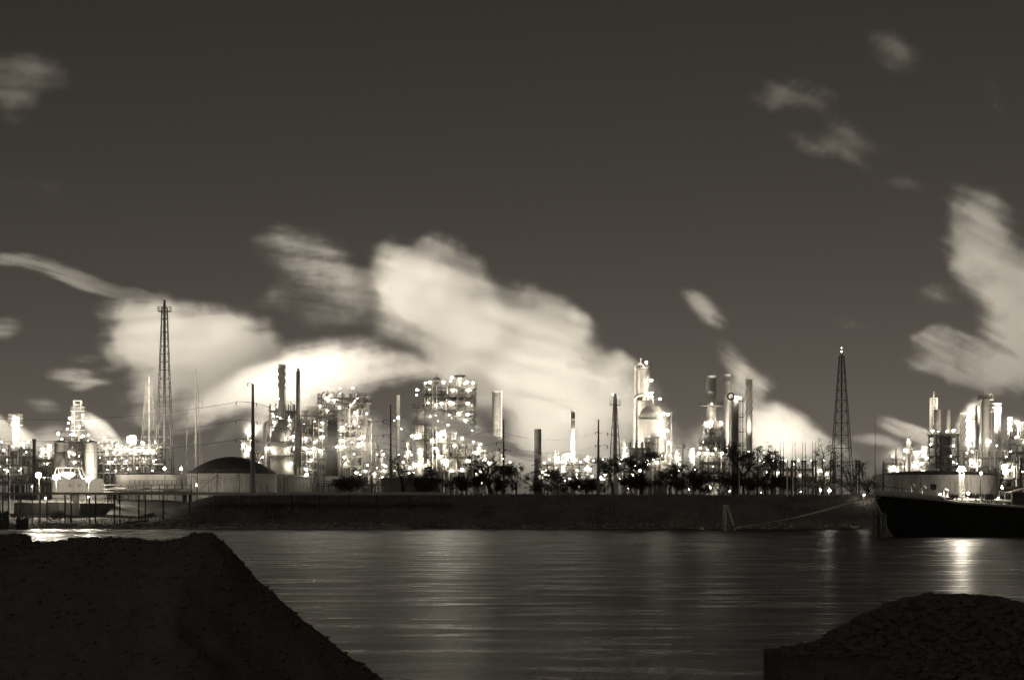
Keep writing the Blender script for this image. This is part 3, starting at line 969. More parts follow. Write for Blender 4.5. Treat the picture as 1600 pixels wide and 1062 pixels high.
process_frame('process_unit', 'low unit glowing behind the bush and slatted fence', 560, 612, 736, 716, (738, 746, 756), 5, 7, 1.2, lamps=((556, 738, 'M'), (603, 728, 'M'), (571, 735, 'M'), (585, 740, 'M')), rnd=14, seed=47, fl=.2)
process_frame('process_unit', 'low pipework between the white column and the biggest frame', 612, 652, 720, 722, (722, 732, 744), 4, 7, 1.2, lamps=((648, 725, 'L'), (630, 722, 'M'), (640, 730, 'M')), rnd=12, seed=48, fl=.2)
# ------------------------------------------------------------------ the biggest frame
D = 715
column('process_tower', 'stout pale tower clipped to the left side of the biggest frame', 650, 664, 640, D - 3, 'white_paint', 'dome', plats=(637, 663, 686), lad='l', lamps=((652, 609, 'L'), (651, 617, 'M'), (649, 681, 'L'), (644, 681, 'L'), (656, 707, 'M')), ring=5)
bpy.data.objects['process_tower'] 
process_frame('process_unit', 'biggest steel frame with seven decks of lamps, drums and pipes', 665, 741, 604, D, (606, 617, 628, 637, 654, 664, 688, 714, 734), 6, 14, 1.25,
    lamps=((665, 598, 'M'), (672, 597, 'L'), (693, 597, 'L'), (706, 590, 'L'), (708, 609, 'L'), (726, 599, 'M'), (730, 597, 'L'), (739, 598, 'L'), (733, 609, 'L'), (690, 630, 'L'), (681, 632, 'M'), (703, 629, 'L'), (708, 630, 'M'), (731, 630, 'L'), (716, 646, 'L'), (731, 647, 'L'), (727, 657, 'L'), (692, 676, 'X'), (690, 686, 'L'), (702, 648, 'M'), (676, 687, 'M'), (666, 727, 'L'), (653, 726, 'L'), (692, 720, 'L'), (698, 720, 'M'), (744, 707, 'L'), (733, 720, 'L'), (669, 629, 'M'), (740, 690, 'M'), (681, 700, 'L'), (710, 696, 'L'), (722, 684, 'L'), (672, 650, 'M'), (686, 712, 'L'), (706, 735, 'L'), (722, 733, 'L'), (738, 672, 'M'), (700, 664, 'L')), rnd=34, seed=49)  # includes lamps added to brighten the lower decks
rt = bpy.data.objects['process_unit.014'] if 'process_unit.014' in bpy.data.objects else None
big = [o for o in bpy.data.objects if o.get('label', '').startswith('biggest steel frame')][0]
vvessel(big, X(718, D), D, Z(604, D), Z(588, D), M(5.5, D), 'white_paint')
MB().lathe((X(718.5, D), D, Z(587.5, D)), [(M(6.5, D), -.3), (M(9, D), 0), (M(9, D), .2), (M(5, D), .35)], 24).build('stack_cap', 'dark_steel', big)
for a in (682.5,):
    MB().tube([P(a, 604, D - 5), P(a, 583, D - 5)], .08, 5).build('lightning_rod', 'dark_steel', big)
MB().ico(P(682.5, 594, D - 5), 1.0, 1, (1.2, 1, 1)).build('vent_head', 'dark_steel', big)
for a, yt, r_ in ((672, 660, 4.5), (686, 640, 4), (700, 690, 5.5), (722, 668, 5), (735, 700, 4)):
    vvessel(big, X(a, D), D + 3, GZ, Z(yt, D), M(r_, D), 'white_paint' if r_ > 4.2 else 'pale_paint')
for x0_, x1_, py, r_ in ((694, 716, 727, 1.7), (668, 682, 720, 2.0), (716, 737, 712, 2.2)):
    drum(big, X(x0_, D), X(x1_, D), D - 5, Z(py, D), r_, 'white_paint')
process_frame('process_unit', 'low lit unit tucked behind the trees right of the biggest frame', 744, 800, 726, 728, (728, 738, 750), 5, 7, 1.0, lamps=((753, 735, 'M'), (744, 740, 'M')), rnd=9, seed=50, fl=.4)
column('chimney', 'wide ribbed pale chimney half veiled in steam right of the biggest frame', 769, 783, 611, 800, 'frame_steel', 'open', cat='chimney', ring=0, pipes=((783.5, 612, .9, 0), (770, 690, 1.0, 0)))
column('chimney', 'stubby dark square-topped chimney in front of the great plume', 834.5, 846, 670, 745, 'frame_steel', 'flat', cat='chimney', ring=0)
column('chimney', 'thin mottled chimney with bent pipes at its foot', 892, 898.5, 641, 760, 'grey_steel', 'open', cat='chimney', ring=3, pipes=((878, 709, 1.0, 1, 14), (883, 714, .9, 1, 9)), plats=(722,))
lattice('flare_tower', 'slim lattice flare stack with thick inner pipe before the great plume', 961, 626, 735, 5, 17, 12, pipe=3.0, mt='grey_steel', pm='pale_paint', ybase=725, lr=.1)
rt = [o for o in bpy.data.objects if o.get('label', '').startswith('slim lattice flare')][0]
lamp(rt, 958, 616, 731, 'S')
pipe_rack('pipe_rack', 'long pipe rack behind the trees between stubby chimney and domed reactor', 845, 985, (727, 738, 750), 748, 14, 7, 6, rnd=32, seed=51, fl=5, lamps=((848, 737, 'M'), (860, 735, 'M'), (880, 734, 'L'), (852, 741, 'L'), (925, 744, 'M'), (945, 742, 'L'), (963, 742, 'M')))
process_frame('process_unit', 'low bright unit behind trees left of the domed reactor', 840, 905, 732, 760, (734, 744, 756), 6, 8, 1.3, rnd=14, seed=52, lamps=((845, 738, 'L'), (858, 742, 'L'), (884, 748, 'M')))
# ------------------------------------------------------------------ domed reactor pair
D = 765
column('process_tower', 'high cylindrical regenerator topping the domed reactor with lamps down its side', 996.5, 1013.5, 573, D + 8, 'pale_paint', 'dome', plats=((577, .8), (626, 1.4)), lad='r', lamps=((1010, 566, 'L'), (1018, 594, 'L'), (1018, 614, 'L'), (1018, 620, 'L'), (1010, 622, 'M')), ring=6, pipes=((993, 569, 2.2, 1, 9), (1001, 560, .9, 0)))
column('reactor', 'broad domed reactor vessel with tall pipes and lamp platforms on its right', 998, 1042, 632, D, 'grey_steel', 'dome', cat='reactor', ring=8, plats=((655, .5),), pipes=((992, 617, 2.2, 1, 14), (1020, 623, 2.0, 0)), lamps=((1031, 623, 'L'), (1037, 646, 'L'), (1044, 647, 'L'), (1043, 672, 'L'), (1039, 673, 'M'), (1045, 690, 'M'), (1047, 711, 'S'), (1025, 714, 'L'), (1022, 718, 'M')), up=((1008, 712, 1100), (1034, 712, 1100)))
rt = [o for o in bpy.data.objects if o.get('label', '').startswith('broad domed')][0]
sh = [c for c in rt.children if c.name.startswith('shell')][0]
r_ = M(22, D)
q = MB().lathe((X(1020, D), D, 0), [(r_, GZ), (r_, Z(654, D))] + [(r_ * math.cos(a), Z(654, D) + M(22, D) * math.sin(a)) for a in (.2, .4, .6, .8, 1.0, 1.2, 1.4)] + [(.05, Z(632, D))], 36)
me = sh.data
me.clear_geometry()
me.from_pydata([(v[0] - rt.location.x, v[1] - rt.location.y, v[2] - rt.location.z) for v in q.v], [], q.f)
me.polygons.foreach_set('use_smooth', [True] * len(q.f))
for py in (662, 680, 695, 710, 724):
    MB().box((X(1043, D), D - 5.5, Z(py, D)), (M(8, D), 3.2, .2)).build('platform', 'frame_steel', rt)
    MB().rail([(X(1039, D), D - 7, Z(py, D)), (X(1047, D), D - 7, Z(py, D)), (X(1047, D), D - 4, Z(py, D))], 1.1, .06, 1.4).build('railing', 'frame_steel', rt)
for px in (1039.5, 1047):
    MB().box((X(px, D), D - 5.6, (GZ + Z(644, D)) / 2), (.3, .3, Z(644, D) - GZ)).build('post', 'frame_steel', rt)
process_frame('process_unit', 'cluster of valves and pipes on the front of the domed reactor', 1010, 1030, 684, D - 9, (690, 700, 712, 726), 3, 5, 1.4, rnd=8, seed=53, fl=0, lamps=((1013, 725, 'L'), (1026, 722, 'L')))
process_frame('process_unit', 'glowing pipe unit behind the round-crowned tree left of reactor', 985, 1012, 690, 750, (700, 714, 728, 742), 3, 6, 1.2, rnd=12, seed=54, fl=0, lamps=((992, 728, 'L'), (1000, 735, 'L'), (988, 742, 'M')))
pipe_rack('pipe_rack', 'low pipe rack running right from the domed reactor to the heater box', 1048, 1095, (728, 738, 750), 745, 5, 6, 5, rnd=10, seed=55, fl=2)
# ------------------------------------------------------------------ heater box group
D = 745
column('chimney', 'white chimney with a wide ring walkway above the heater box', 1105.5, 1119, 587, D, 'white_paint', 'open', cat='chimney', plats=((634, 2.2), (668, 1.6)), lad='l', lamps=((1103, 661, 'M'), (1111, 660, 'L'), (1126, 660, 'L'), (1104, 666, 'S')), ring=5, up=((1099, 690, 50000, 5), (1124, 690, 32000, 5), (1112, 631, 9000, 2.0, 0)))
column('chimney', 'faint grey chimney behind the white ring-walked one', 1131.5, 1141, 585, 790, 'grey_steel', 'open', cat='chimney', ring=5, up=((1136, 700, 36000, 5),))
column('process_tower', 'dark column with hooped pipe head and outboard ladder landings', 1143, 1154, 620, 750, 'frame_steel', 'dome', lad='r', lamps=((1152, 621, 'L'), (1157, 621, 'M'), (1149, 620, 'M')), pipes=((1139.5, 616, 1.0, 1, 6),), ring=7)
rt = [o for o in bpy.data.objects if o.get('label', '').startswith('dark column with hooped')][0]
q = MB()
cc = P(1142, 619, 747)
MB().tube([(cc[0] + M(5, 747) * math.cos(a), 747, cc[2] + M(5, 747) * math.sin(a)) for a in [2 * math.pi * i / 20 for i in range(21)]], .3, 8).build('pipe_hoop', 'dark_steel', rt, True)
for py in (627, 652, 675, 697):
    MB().box((X(1157, 750), 748, Z(py, 750)), (M(8, 750), 2.2, .22)).build('landing', 'frame_steel', rt)
    MB().rail([(X(1153, 750), 746.9, Z(py, 750)), (X(1161, 750), 746.9, Z(py, 750))], 1.1, .06, 1).build('railing', 'frame_steel', rt)
MB().tube([P(1160.5, 770, 747.5), P(1160.5, 620, 747.5)], .12, 5).build('post', 'frame_steel', rt)
column('chimney', 'pale chimney wound with full-length spiral strakes right of the hooped column', 1165.5, 1175.5, 590, 760, 'white_paint', 'open', cat='chimney', ring=0, up=((1170, 705, 52000, 5),))
strakes([o for o in bpy.data.objects if o.get('label', '').startswith('pale chimney wound')][0], (X(1170.5, 760), 760), M(5, 760), Z(650, 760), Z(592, 760), 1.6, 'frame_steel', 3, .13)
column('heater', 'square-shouldered furnace body beneath the white ring-walked chimney', 1107, 1123, 688, D, 'insulation', 'flat', cat='heater', ring=2.5)
process_frame('process_unit', 'caged furnace block with lamps under the white ring-walked chimney', 1096, 1130, 690, D - 6, (692, 707, 722, 738, 752), 4, 11, .8, lamps=((1092, 708, 'L'), (1104, 708, 'L'), (1113, 709, 'M'), (1128, 708, 'L'), (1110, 761, 'L'), (1094, 700, 'M')), rnd=10, seed=56)
big2 = [o for o in bpy.data.objects if o.get('label', '').startswith('caged furnace block')][0]
MB().box((X(1113, D), D - 5, (GZ + Z(712, D)) / 2), (M(28, D), 8, Z(712, D) - GZ)).build('furnace_body', 'insulation', big2)
process_frame('process_unit', 'upper burner gallery around the white chimney neck', 1100, 1128, 658, D + 2, (664, 676, 690), 3, 7, .7, rnd=5, seed=57, fl=0)
process_frame('process_unit', 'low lit unit far behind the substation gantries', 1180, 1300, 728, 770, (732, 744, 756), 9, 8, 1.0, rnd=16, seed=58, fl=.3, lamps=((1215, 738, 'M'), (1250, 742, 'M'), (1282, 735, 'L'), (1292, 740, 'L')))
lattice('flare_tower', 'tall dark lattice flare tower with a small flame right of the substation', 1315, 556, 704, 7, 31, 13, pipe=1.3, mt='dark_steel', pm='frame_steel', plat=False, lr=.11)
rt = [o for o in bpy.data.objects if o.get('label', '').startswith('tall dark lattice flare tower with a small')][0]
zf = Z(551, 704)
MB().lathe((X(1315, 704), 704, zf), [(.12, 0), (.22, .3), (.14, .8), (.02, 1.5)], 8).build('flame', 'lamp_glow', rt)
# ------------------------------------------------------------------ right-hand plant
column('process_tower', 'short white column with a crane arm left of the boiler house', 1416, 1424, 688, 730, 'white_paint', 'dome', plats=(700, 709), lamps=((1414, 703, 'L'), (1419, 687, 'M')), ring=4)
rt = [o for o in bpy.data.objects if o.get('label', '').startswith('short white column')][0]
MB().tube([P(1419, 690, 730), P(1419, 684, 730), P(1424, 681, 730)], .12, 5).build('crane_arm', 'frame_steel', rt)
process_frame('process_unit', 'glowing low unit behind the tank left of the boiler house', 1386, 1456, 722, 735, (724, 731, 740), 6, 7, 1.2, lamps=((1396, 731, 'X'), (1402, 735, 'L'), (1420, 729, 'L'), (1432, 728, 'L'), (1440, 724, 'L'), (1442, 736, 'L')), rnd=12, seed=61, fl=.5, vm=('white_paint', 'pale_paint'))
D = 730
rt = process_frame('boiler_house', 'dark boxy boiler house with lamps along its roof edge', 1457, 1491, 678, D, (679, 696, 712, 728), 3, 12, .5, lamps=((1457, 673, 'L'), (1490, 672, 'L'), (1466, 674, 'S'), (1479, 674, 'S'), (1454, 694, 'M'), (1490, 696, 'M'), (1486, 712, 'S')), rnd=3, seed=62, fl=4.5, mt='dark_steel', vm=('dark_steel', 'frame_steel'), cat='boiler house')
for k in range(5):
    xa = X(1463, D) + (X(1483, D) - X(1463, D)) * k / 5
    wd = (X(1483, D) - X(1463, D)) / 5
    MB().box((xa + wd / 2, D - 5.2, (GZ + Z(683, D)) / 2), (wd - .05, .3, Z(683, D) - GZ)).build('cladding_panel', 'tank_dark', rt)
for a, b2, lbl in ((1459, 1470, 'white square-topped stack on the boiler house roof beside the faint mast'), (1476.5, 1485, 'second white stack on the boiler house roof, slimmer of the two')):
    column('chimney', lbl, a, b2, 640, D + 6, 'white_paint', 'flat', cat='chimney', ring=5)
lattice('lattice_mast', 'faint thin lattice mast rising behind the boiler house', 1459, 622, 780, 10, 12, 9, cat='mast', pipe=.6, mt='grey_steel', plat=False, lr=.09)
column('chimney', 'wavy strake-wound chimney right of the boiler house', 1501, 1508, 645, 750, 'white_paint', 'open', cat='chimney', ring=4, plats=((704, 2.0),))
strakes([o for o in bpy.data.objects if o.get('label', '').startswith('wavy strake-wound')][0], (X(1504.5, 750), 750), M(3.5, 750), Z(690, 750), Z(646, 750), 1.5)
column('process_tower', 'narrow dark-waisted tower hugging the tallest right-hand column', 1524, 1530, 634, 748, 'grey_steel', 'flat', plats=(655,), ring=5)
column('process_tower', 'tallest right-hand column with three vent pipes on top', 1534, 1547, 622, 742, 'pale_paint', 'flat', lad='r', plats=(624,), ring=6, pipes=((1532.5, 621, 1.0, 1, 5), (1549, 640, .8, 0), (1538, 612, .5, 0), (1542, 612, .5, 0), (1546, 614, .4, 1, 3)), lamps=((1547, 689, 'M'),))
column('process_tower', 'ringed column right of the tallest right-hand column', 1552.5, 1559, 634, 750, 'grey_steel', 'flat', plats=(637, 643, 690), lad='r', ring=5)
column('chimney', 'mottled spiral-striped chimney near the right edge', 1574.5, 1581, 652, 755, 'frame_steel', 'open', cat='chimney', ring=0)
strakes([o for o in bpy.data.objects if o.get('label', '').startswith('mottled spiral')][0], (X(1577.7, 755), 755), M(3.2, 755), Z(735, 755), Z(654, 755), 5, 'white_paint', 2, .15)
process_frame('process_unit', 'lamp-lit unit at the foot of the tallest right-hand columns', 1510, 1572, 705, 745, (715, 728, 740), 6, 9, 1.2, lamps=((1522, 723, 'L'), (1518, 718, 'M'), (1524, 727, 'L'), (1490, 722, 'M'), (1496, 724, 'M')), rnd=12, seed=63, fl=.5)
process_frame('process_unit', 'dark overhanging structure at the right edge of the plant', 1584, 1624, 672, 735, (682, 692, 706, 722, 738), 3, 9, .9, lamps=((1587, 683, 'M'), (1591, 682, 'M'), (1600, 690, 'M')), rnd=8, seed=64, fl=3.0, mt='dark_steel')
process_frame('process_unit', 'steamy unit beside the floodlit end of the big streaked tank', 1566, 1600, 715, 712, (720, 733, 746, 760), 3, 7, 1.0, lamps=((1569, 729, 'X'), (1571, 737, 'X'), (1583, 730, 'L')), rnd=6, seed=65, fl=.25)
for (px, yt, wd, D), wh in zip(((36, 690, 5, 735), (66, 699, 4, 735), (76, 694, 5, 742), (162, 699, 5, 738), (175, 688, 4, 745), (196, 697, 5, 742), (217, 704, 4, 738), (430, 634, 5, 762), (455, 641, 5, 766), (477, 656, 5, 758), (586, 690, 4, 750), (597, 703, 4, 742), (637, 690, 5, 748), (748, 688, 5, 745), (757, 702, 4, 750), (868, 704, 4, 765), (918, 711, 4, 765), (976, 688, 5, 768), (1057, 704, 4, 760), (1083, 699, 5, 760), (1126, 668, 4, 760), (1431, 704, 4, 745), (1446, 698, 5, 748), (1514, 688, 5, 762), (1566, 688, 4, 758), (1592, 658, 5, 760)), ('left of the short black chimney', 'between the short black chimney and stained silo', 'close to the stained silo', 'just right of the plain silo', 'in the steam fan behind the plain silo', 'left of the short boxy-topped tower', 'right of the short boxy-topped tower', 'left of the strake-topped chimney', 'right of the strake-topped chimney', 'right of the bottle-shaped chimney', 'right of the dark banded tower', 'beside the thin pole by the squat tank', 'between slender column and biggest frame', 'touching the right side of the biggest frame', 'under the wide ribbed chimney', 'between the stubby and mottled chimneys', 'between mottled chimney and stout pole', 'left of the high regenerator', 'right of the domed reactor', 'left of the furnace block', 'right of the ring-walked chimney', 'right of the short white crane column', 'left of the boiler house', 'right of the strake-wound boiler chimney', 'left of the spiral-striped chimney', 'inside the dark overhanging structure')):
    column('vent_stack', 'slim banded stack ' + wh, px - wd / 2, px + wd / 2, yt, D, random.choice(('grey_steel', 'pale_paint', 'insulation')), 'dome', ring=3.0, plats=((yt + random.uniform(6, 14), .8), (yt + random.uniform(24, 40), .8)), lad=random.choice('lr'), lamps=((px + random.choice((-3, 3)), yt + random.uniform(5, 22), random.choice('SSM')),), group='slim columns among the units')
flood('lamp on a post at the rim of the big streaked tank', 1533, 739, 632, 'L', up=2500, aim=(-.6, 1, -.1))
flood('hidden-side floodlight washing the right end of the big streaked tank', 1566, 762, 632, 'M', up=5200, aim=(-.1, 1, .1))
flood('dazzling floodlight on the levee below the right flare tower', 1296, 766, 634, .35, up=5000, aim=(0, 1, .3))
flood('companion lamp close to the levee floodlight below the right flare tower', 1282, 765, 640, 'M')
flood('levee lamp beside the barge bow', 1350, 773, 622, 'M')
flood('lamp glowing among the trees left of the steel pole by the flare stack', 905, 757, 645, 'L')
for px, py, s_, wh in ((982, 762, 'S', 'right of the stout dark pole'), (1110, 760, 'M', 'at the furnace block foot'), (1140, 767, 'S', 'under the biggest round-crowned tree'), (1189, 769, 'S', 'by the slender pole near the round tree'), (1251, 768, 'S', 'right of the two white poles'), (1077, 764, 'S', 'in the dark thicket left of the furnace block'), (752, 754, 'S', 'in the tree below the biggest frame')):
    flood('small lamp glowing at the levee top ' + wh, px, py, 650, s_, grp='small lamps along the levee top')

# ------------------------------------------------------------------ substation
D = 690
for px, yt, wh in ((1209, 700, 'close by the leafy tree'), (1222, 690, 'just left of the two white poles'), (1240, 690, 'directly behind the shorter white pole'), (1256, 690, 'a few steps right of the white poles'), (1272, 690, 'close to the tall pine'), (1300, 700, 'between the tall pine and the flare tower'), (1340, 715, 'beyond the right flare tower')):
    rt = thing('substation_gantry', 'twin-post substation gantry with lightning rods, ' + wh, 'gantry', (X(px, D), D, GZ), 'substation gantries')
    for dx in (-2.3, 2.3):
        MB().tube([(X(px + dx, D), D, GZ), (X(px + dx, D), D, Z(720, D))], .26, 6, .2).build('post', 'dark_steel', rt)
        MB().tube([(X(px + dx, D), D, Z(720, D)), (X(px + dx, D), D, Z(yt, D))], .11, 5, .06).build('rod', 'dark_steel', rt)
    MB().box((X(px, D), D, Z(720, D)), (M(9, D), .3, .3)).build('crossarm', 'dark_steel', rt)
    MB().box((X(px, D), D, Z(728, D)), (M(8, D), .22, .22)).build('crossarm', 'dark_steel', rt)
    for dx in (-3.6, -1, 1, 3.6):
        MB().lathe((X(px + dx, D), D, Z(720, D)), [(.12, -1.0), (.16, -.8), (.1, -.6), (.16, -.4), (.1, -.15)], 8).build('insulator', 'grey_steel', rt)

# ------------------------------------------------------------------ poles
def steel_pole(label, px, ytop, D, rb, rt_, arms, mt='grey_steel', cat='utility pole'):
    cx = X(px, D); zg = ground_z(cx, D)
    root = thing('utility_pole', label, cat, (cx, D, zg))
    MB().tube([(cx, D, zg - .4), (cx, D, Z(ytop, D))], rb, 12, rt_).build('shaft', mt, root, True)
    for ya, ln in arms:
        z = Z(ya, D); e = M(ln, D)
        MB().tube([(cx, D, z), (cx + e * .5, D, z + .25), (cx + e, D, z + .3)], .09, 5, .05).build('arm', 'dark_steel', root)
        MB().lathe((cx + e, D, z + .3), [(.08, -.9), (.15, -.75), (.08, -.6), (.15, -.45), (.08, -.3), (.15, -.15), (.06, 0)], 8).build('insulator', 'dark_steel', root)
    return root
steel_pole('tall tapered steel monopole standing before the domed tank', 395, 600, 632, .75, .28, ((600, -8), (629, -26), (631, 6), (658, -26), (660, 7), (687, -26), (689, 7)))
steel_pole('thin dark pole with left-hand arms by the dark squat tank', 610.5, 632, 640, .38, .14, ((658, -12), (680, -12), (703, -12)), 'frame_steel')
steel_pole('thin dark pole with left-hand arms amid the trees right of the biggest frame', 787, 655, 640, .34, .13, ((672, -10), (692, -11)), 'dark_steel')
steel_pole('stout dark pole between the thin mottled chimney and slim flare stack', 935, 655, 634, .48, .18, ((676, -4), (677, 14), (696, -4), (697, 14), (716, -4), (717, 14)), 'frame_steel')
steel_pole('bare pole in the tree crown before the domed reactor', 1004.5, 690, 640, .24, .12, ((694, 4),), 'dark_steel')
steel_pole('slender pole right of the domed reactor', 1067, 692, 650, .2, .08, ((697, 3),), 'dark_steel')
steel_pole('slender dark pole rising out of the big round tree', 1184, 700, 645, .22, .1, ((704, 3),), 'dark_steel')
steel_pole('floodlit white pole in front of the substation, taller of the pair', 1230, 718, 628, .22, .12, (), 'white_paint')
steel_pole('floodlit white pole in front of the substation, shorter of the pair', 1239, 728, 628, .2, .12, (), 'white_paint')
steel_pole('short white post under the big round tree', 1155, 728, 630, .15, .1, (), 'pale_paint')
steel_pole('dark pole just left of the right flare tower foot', 1305, 705, 650, .28, .16, ((712, 3),), 'dark_steel')
steel_pole('thin tall dark mast above the barge bow', 1367.5, 648, 690, .16, .05, (), 'dark_steel')
steel_pole('dark post left of the short white column', 1400, 700, 660, .2, .14, (), 'dark_steel')
steel_pole('dark pole at the left end of the big streaked tank', 1380, 720, 632, .26, .18, (), 'dark_steel')
steel_pole('dark mast with crossbar at the right edge of the picture', 1595, 715, 628, .3, .22, ((751, -6),), 'dark_steel')
steel_pole('dark pole before the leftmost process unit', 14, 695, 640, .3, .16, ((700, 3),), 'dark_steel')
steel_pole('short dark pole left of the slatted fence bush', 581, 743, 640, .2, .16, (), 'dark_steel')

# wires
def wire(label, p0, p1, sag, grp, r=.055, mt='wire'):
    a, b2 = Vector(p0), Vector(p1)
    pts = []
    for i in range(25):
        u = i / 24
        v = a.lerp(b2, u)
        v.z -= sag * 4 * u * (1 - u)
        pts.append(v)
    q = MB().tube(pts, r, 4)
    tag(q.build('power_line' if mt == 'wire' else 'mooring_rope', mt, origin=a), label, 'wire', grp)
D = 632
for k, (ya, yb) in enumerate(((628, 652), (657, 688), (687, 700))):
    wn = ('topmost', 'middle', 'lowest')[k]
    wire(wn + ' overhead line running from the steel monopole over the left plant', (X(369, D), D, Z(ya, D)), (X(-60, D), 640, Z(yb - 2, D)), 2.2, 'lines left of the monopole')
    wire(wn + ' overhead line sagging between the steel monopole and the thin dark pole', (X(401, D), D, Z(ya + 2, D)), (X(598, 640), 640, Z(658 + 22 * k, 640)), 1.5, 'lines between monopole and thin pole')
for wn, ya, yb in (('topmost', 672, 676), ('middle', 692, 696), ('lowest', 703, 716)):
    wire(wn + ' overhead line sagging between the thin dark poles and the stout dark pole', (X(777, 640), 640, Z(ya, 640)), (X(931, 634), 634, Z(yb, 634)), 2.2, 'lines right of the tree-side pole')
    wire(wn + ' overhead line from the thin dark pole to the pole amid trees', (X(598, 640), 640, Z(ya - 12, 640)), (X(777, 640), 640, Z(ya, 640)), 2.0, 'lines over the biggest frame')
    wire(wn + ' overhead line running right from the stout dark pole past the domed reactor', (X(949, 634), 634, Z(yb + 1, 634)), (X(1184, 645), 645, Z(yb + 30, 645)), 1.5, 'lines right of the stout pole')

# ------------------------------------------------------------------ chain fence poles with sagging cables before the tanks
D = 650
fence_px = (299, 308, 339, 374, 444, 418, 326)
for px in fence_px:
    x = X(px, D)
    tag(MB().tube([(x, D, ground_z(x, D) - .3), (x, D, Z(738 if px not in (418, 326) else 758, D))], .13, 6, .09).build('fence_post', 'dark_steel', origin=(x, D, ground_z(x, D))), 'thin dark post carrying drooping cables before the tank walls', 'post', 'posts before the tanks')
for a, b2, s in ((299, 339, 6), (339, 374, 5), (299, 339, 9), (339, 374, 8), (444, 490, 3), (270, 299, 5)):
    wire('drooping cable between the dark posts before the tank walls', (X(a, D), D, Z(741, D)), (X(b2, D), D, Z(741, D)), M(s, D) * 1.5, 'cables before the tanks', .05)
# slatted fence
D = 648
x0, x1 = X(491, D), X(536, D); zt = Z(751, D); zb = ground_z(0, D) - .2
rt = thing('slatted_fence', 'dark slatted steel gate fence with rounded corner beside the bush', 'fence', ((x0 + x1) / 2, D, zb))
MB().tube([(x0, D, zb), (x0, D, zt - .5), (x0 + .25, D, zt - .12), (x0 + .7, D, zt), (x1, D, zt)], .14, 7).build('frame', 'grey_steel', rt)
for i in range(16):
    xx = x0 + .6 + (x1 - x0 - .6) * i / 16
    MB().box((xx, D, (zb + zt) / 2 - .3), (.2, .07, zt - zb - .7)).build('slat', 'dark_steel', rt)
for zz in (zt - .5, zt - 1.4): MB().box(((x0 + x1) / 2, D + .06, zz), (x1 - x0, .06, .12)).build('rail', 'dark_steel', rt)

# walkway structure at left: y 752..770, x 165..297
D = 654
x0, x1 = X(163, D), X(297, D)
rt = thing('walkway', 'long pale pipe walkway with railings and small stairs before the low tank', 'walkway', ((x0 + x1) / 2, D, 6.0))
for py, t_ in ((757, .22), (764, .3), (768, .3)):
    MB().box(((x0 + x1) / 2, D, Z(py, D)), (x1 - x0, 2.4 - py * .001, t_)).build('deck', 'insulation', rt)
MB().rail([(X(204, D), D - 1.1, Z(757, D)), (X(291, D), D - 1.1, Z(757, D))], 1.15, .07, 1.2).build('railing', 'dark_steel', rt)
for i in range(12):
    xx = x0 + (x1 - x0) * i / 11
    MB().box((xx, D + .9, (6.0 + Z(757, D)) / 2), (.22, .22, Z(757, D) - 6.0)).build('post', 'frame_steel', rt)
for a in (199, 214):
    MB().tube([P(a, 768, D - 1.5), P(a + 8, 758, D - 1.5)], .16, 5).build('stair', 'white_paint', rt)
for a, b2, py in ((166, 196, 762), (225, 245, 763), (255, 297, 766)):
    MB().tube([P(a, py, D - 1.7), P(b2, py, D - 1.7)], .2, 7).build('pipe', 'white_paint', rt, True)

# ------------------------------------------------------------------ jetty trestle along the bank
D = 618
rt = thing('jetty', 'long thin jetty deck on slim piles running along the far bank', 'jetty', (X(320, D), D, 0))
x0, x1 = X(-60, D), X(700, D); zd = Z(771.3, D)
MB().box(((x0 + x1) / 2, D, zd - .12), (x1 - x0, 3.4, .3)).build('deck', 'insulation', rt)
MB().tube([(x0, D - 1.5, zd + .25), (x1, D - 1.5, zd + .25)], .18, 7).build('pipe', 'pale_paint', rt, True)
MB().tube([(x0, D + .2, zd + .22), (x1, D + .2, zd + .22)], .14, 7).build('pipe', 'insulation', rt, True)
for i, px in enumerate((-20, 6, 27, 34, 49, 64, 72, 103, 110, 141, 148, 180, 186, 218, 226, 256, 295, 335, 375, 415, 455, 500, 545, 590, 640, 690)):
    y = D - 1.2 if i % 2 else D + 1.2
    x = X(px, D); z0 = ground_z(x, y) - .6
    MB().tube([(x, y, z0), (x, y, zd - .2)], .19, 8).build('pile', 'dark_steel' if px > 95 else 'frame_steel', rt)
for a, b2, py in ((27, 49, 779), (72, 110, 778), (72, 110, 785), (141, 180, 778)):
    MB().box(((X(a, D) + X(b2, D)) / 2, D + 1.2, Z(py, D)), (X(b2, D) - X(a, D), .16, .16)).build('cross_tie', 'frame_steel', rt)

# foreshore wall, ramp and outfall
D = 644
rt = thing('quay_wall', 'dark quay wall below the jetty with posts on its edge', 'wall', (X(95, D), D, 2.0))
for a, b2, yt, mm in ((22, 60, 785, 'tank_dark'), (60, 92, 785, 'tank_dark'), (92, 124, 785.5, 'concrete'), (125, 176, 786, 'dark_steel')):
    MB().box(((X(a, D) + X(b2, D)) / 2, D + 1, (1.8 + Z(yt, D)) / 2), (X(b2, D) - X(a, D) - .06, 2.2, Z(yt, D) - 1.8)).build('wall_panel', mm, rt)
for a, wd, mm in ((113, .9, 'white_paint'), (118, .7, 'white_paint'), (121, .5, 'insulation'), (134, .6, 'white_paint'), (166, .5, 'pale_paint'), (172, .4, 'pale_paint')):
    MB().tube([(X(a, D), D + 1.4, Z(786, D)), (X(a, D), D + 1.4, Z(771, D))], wd * .5, 10).build('bollard_pipe', mm, rt, True)
flood('small lamp under the jetty by the quay wall', 71, 778, 640, 'M')
flood('small lamp on the quay wall below the plain silo', 138, 776, 640, 'S')
flood('small yard lamp between the two left floodlights', 50, 760, 652, 'S')
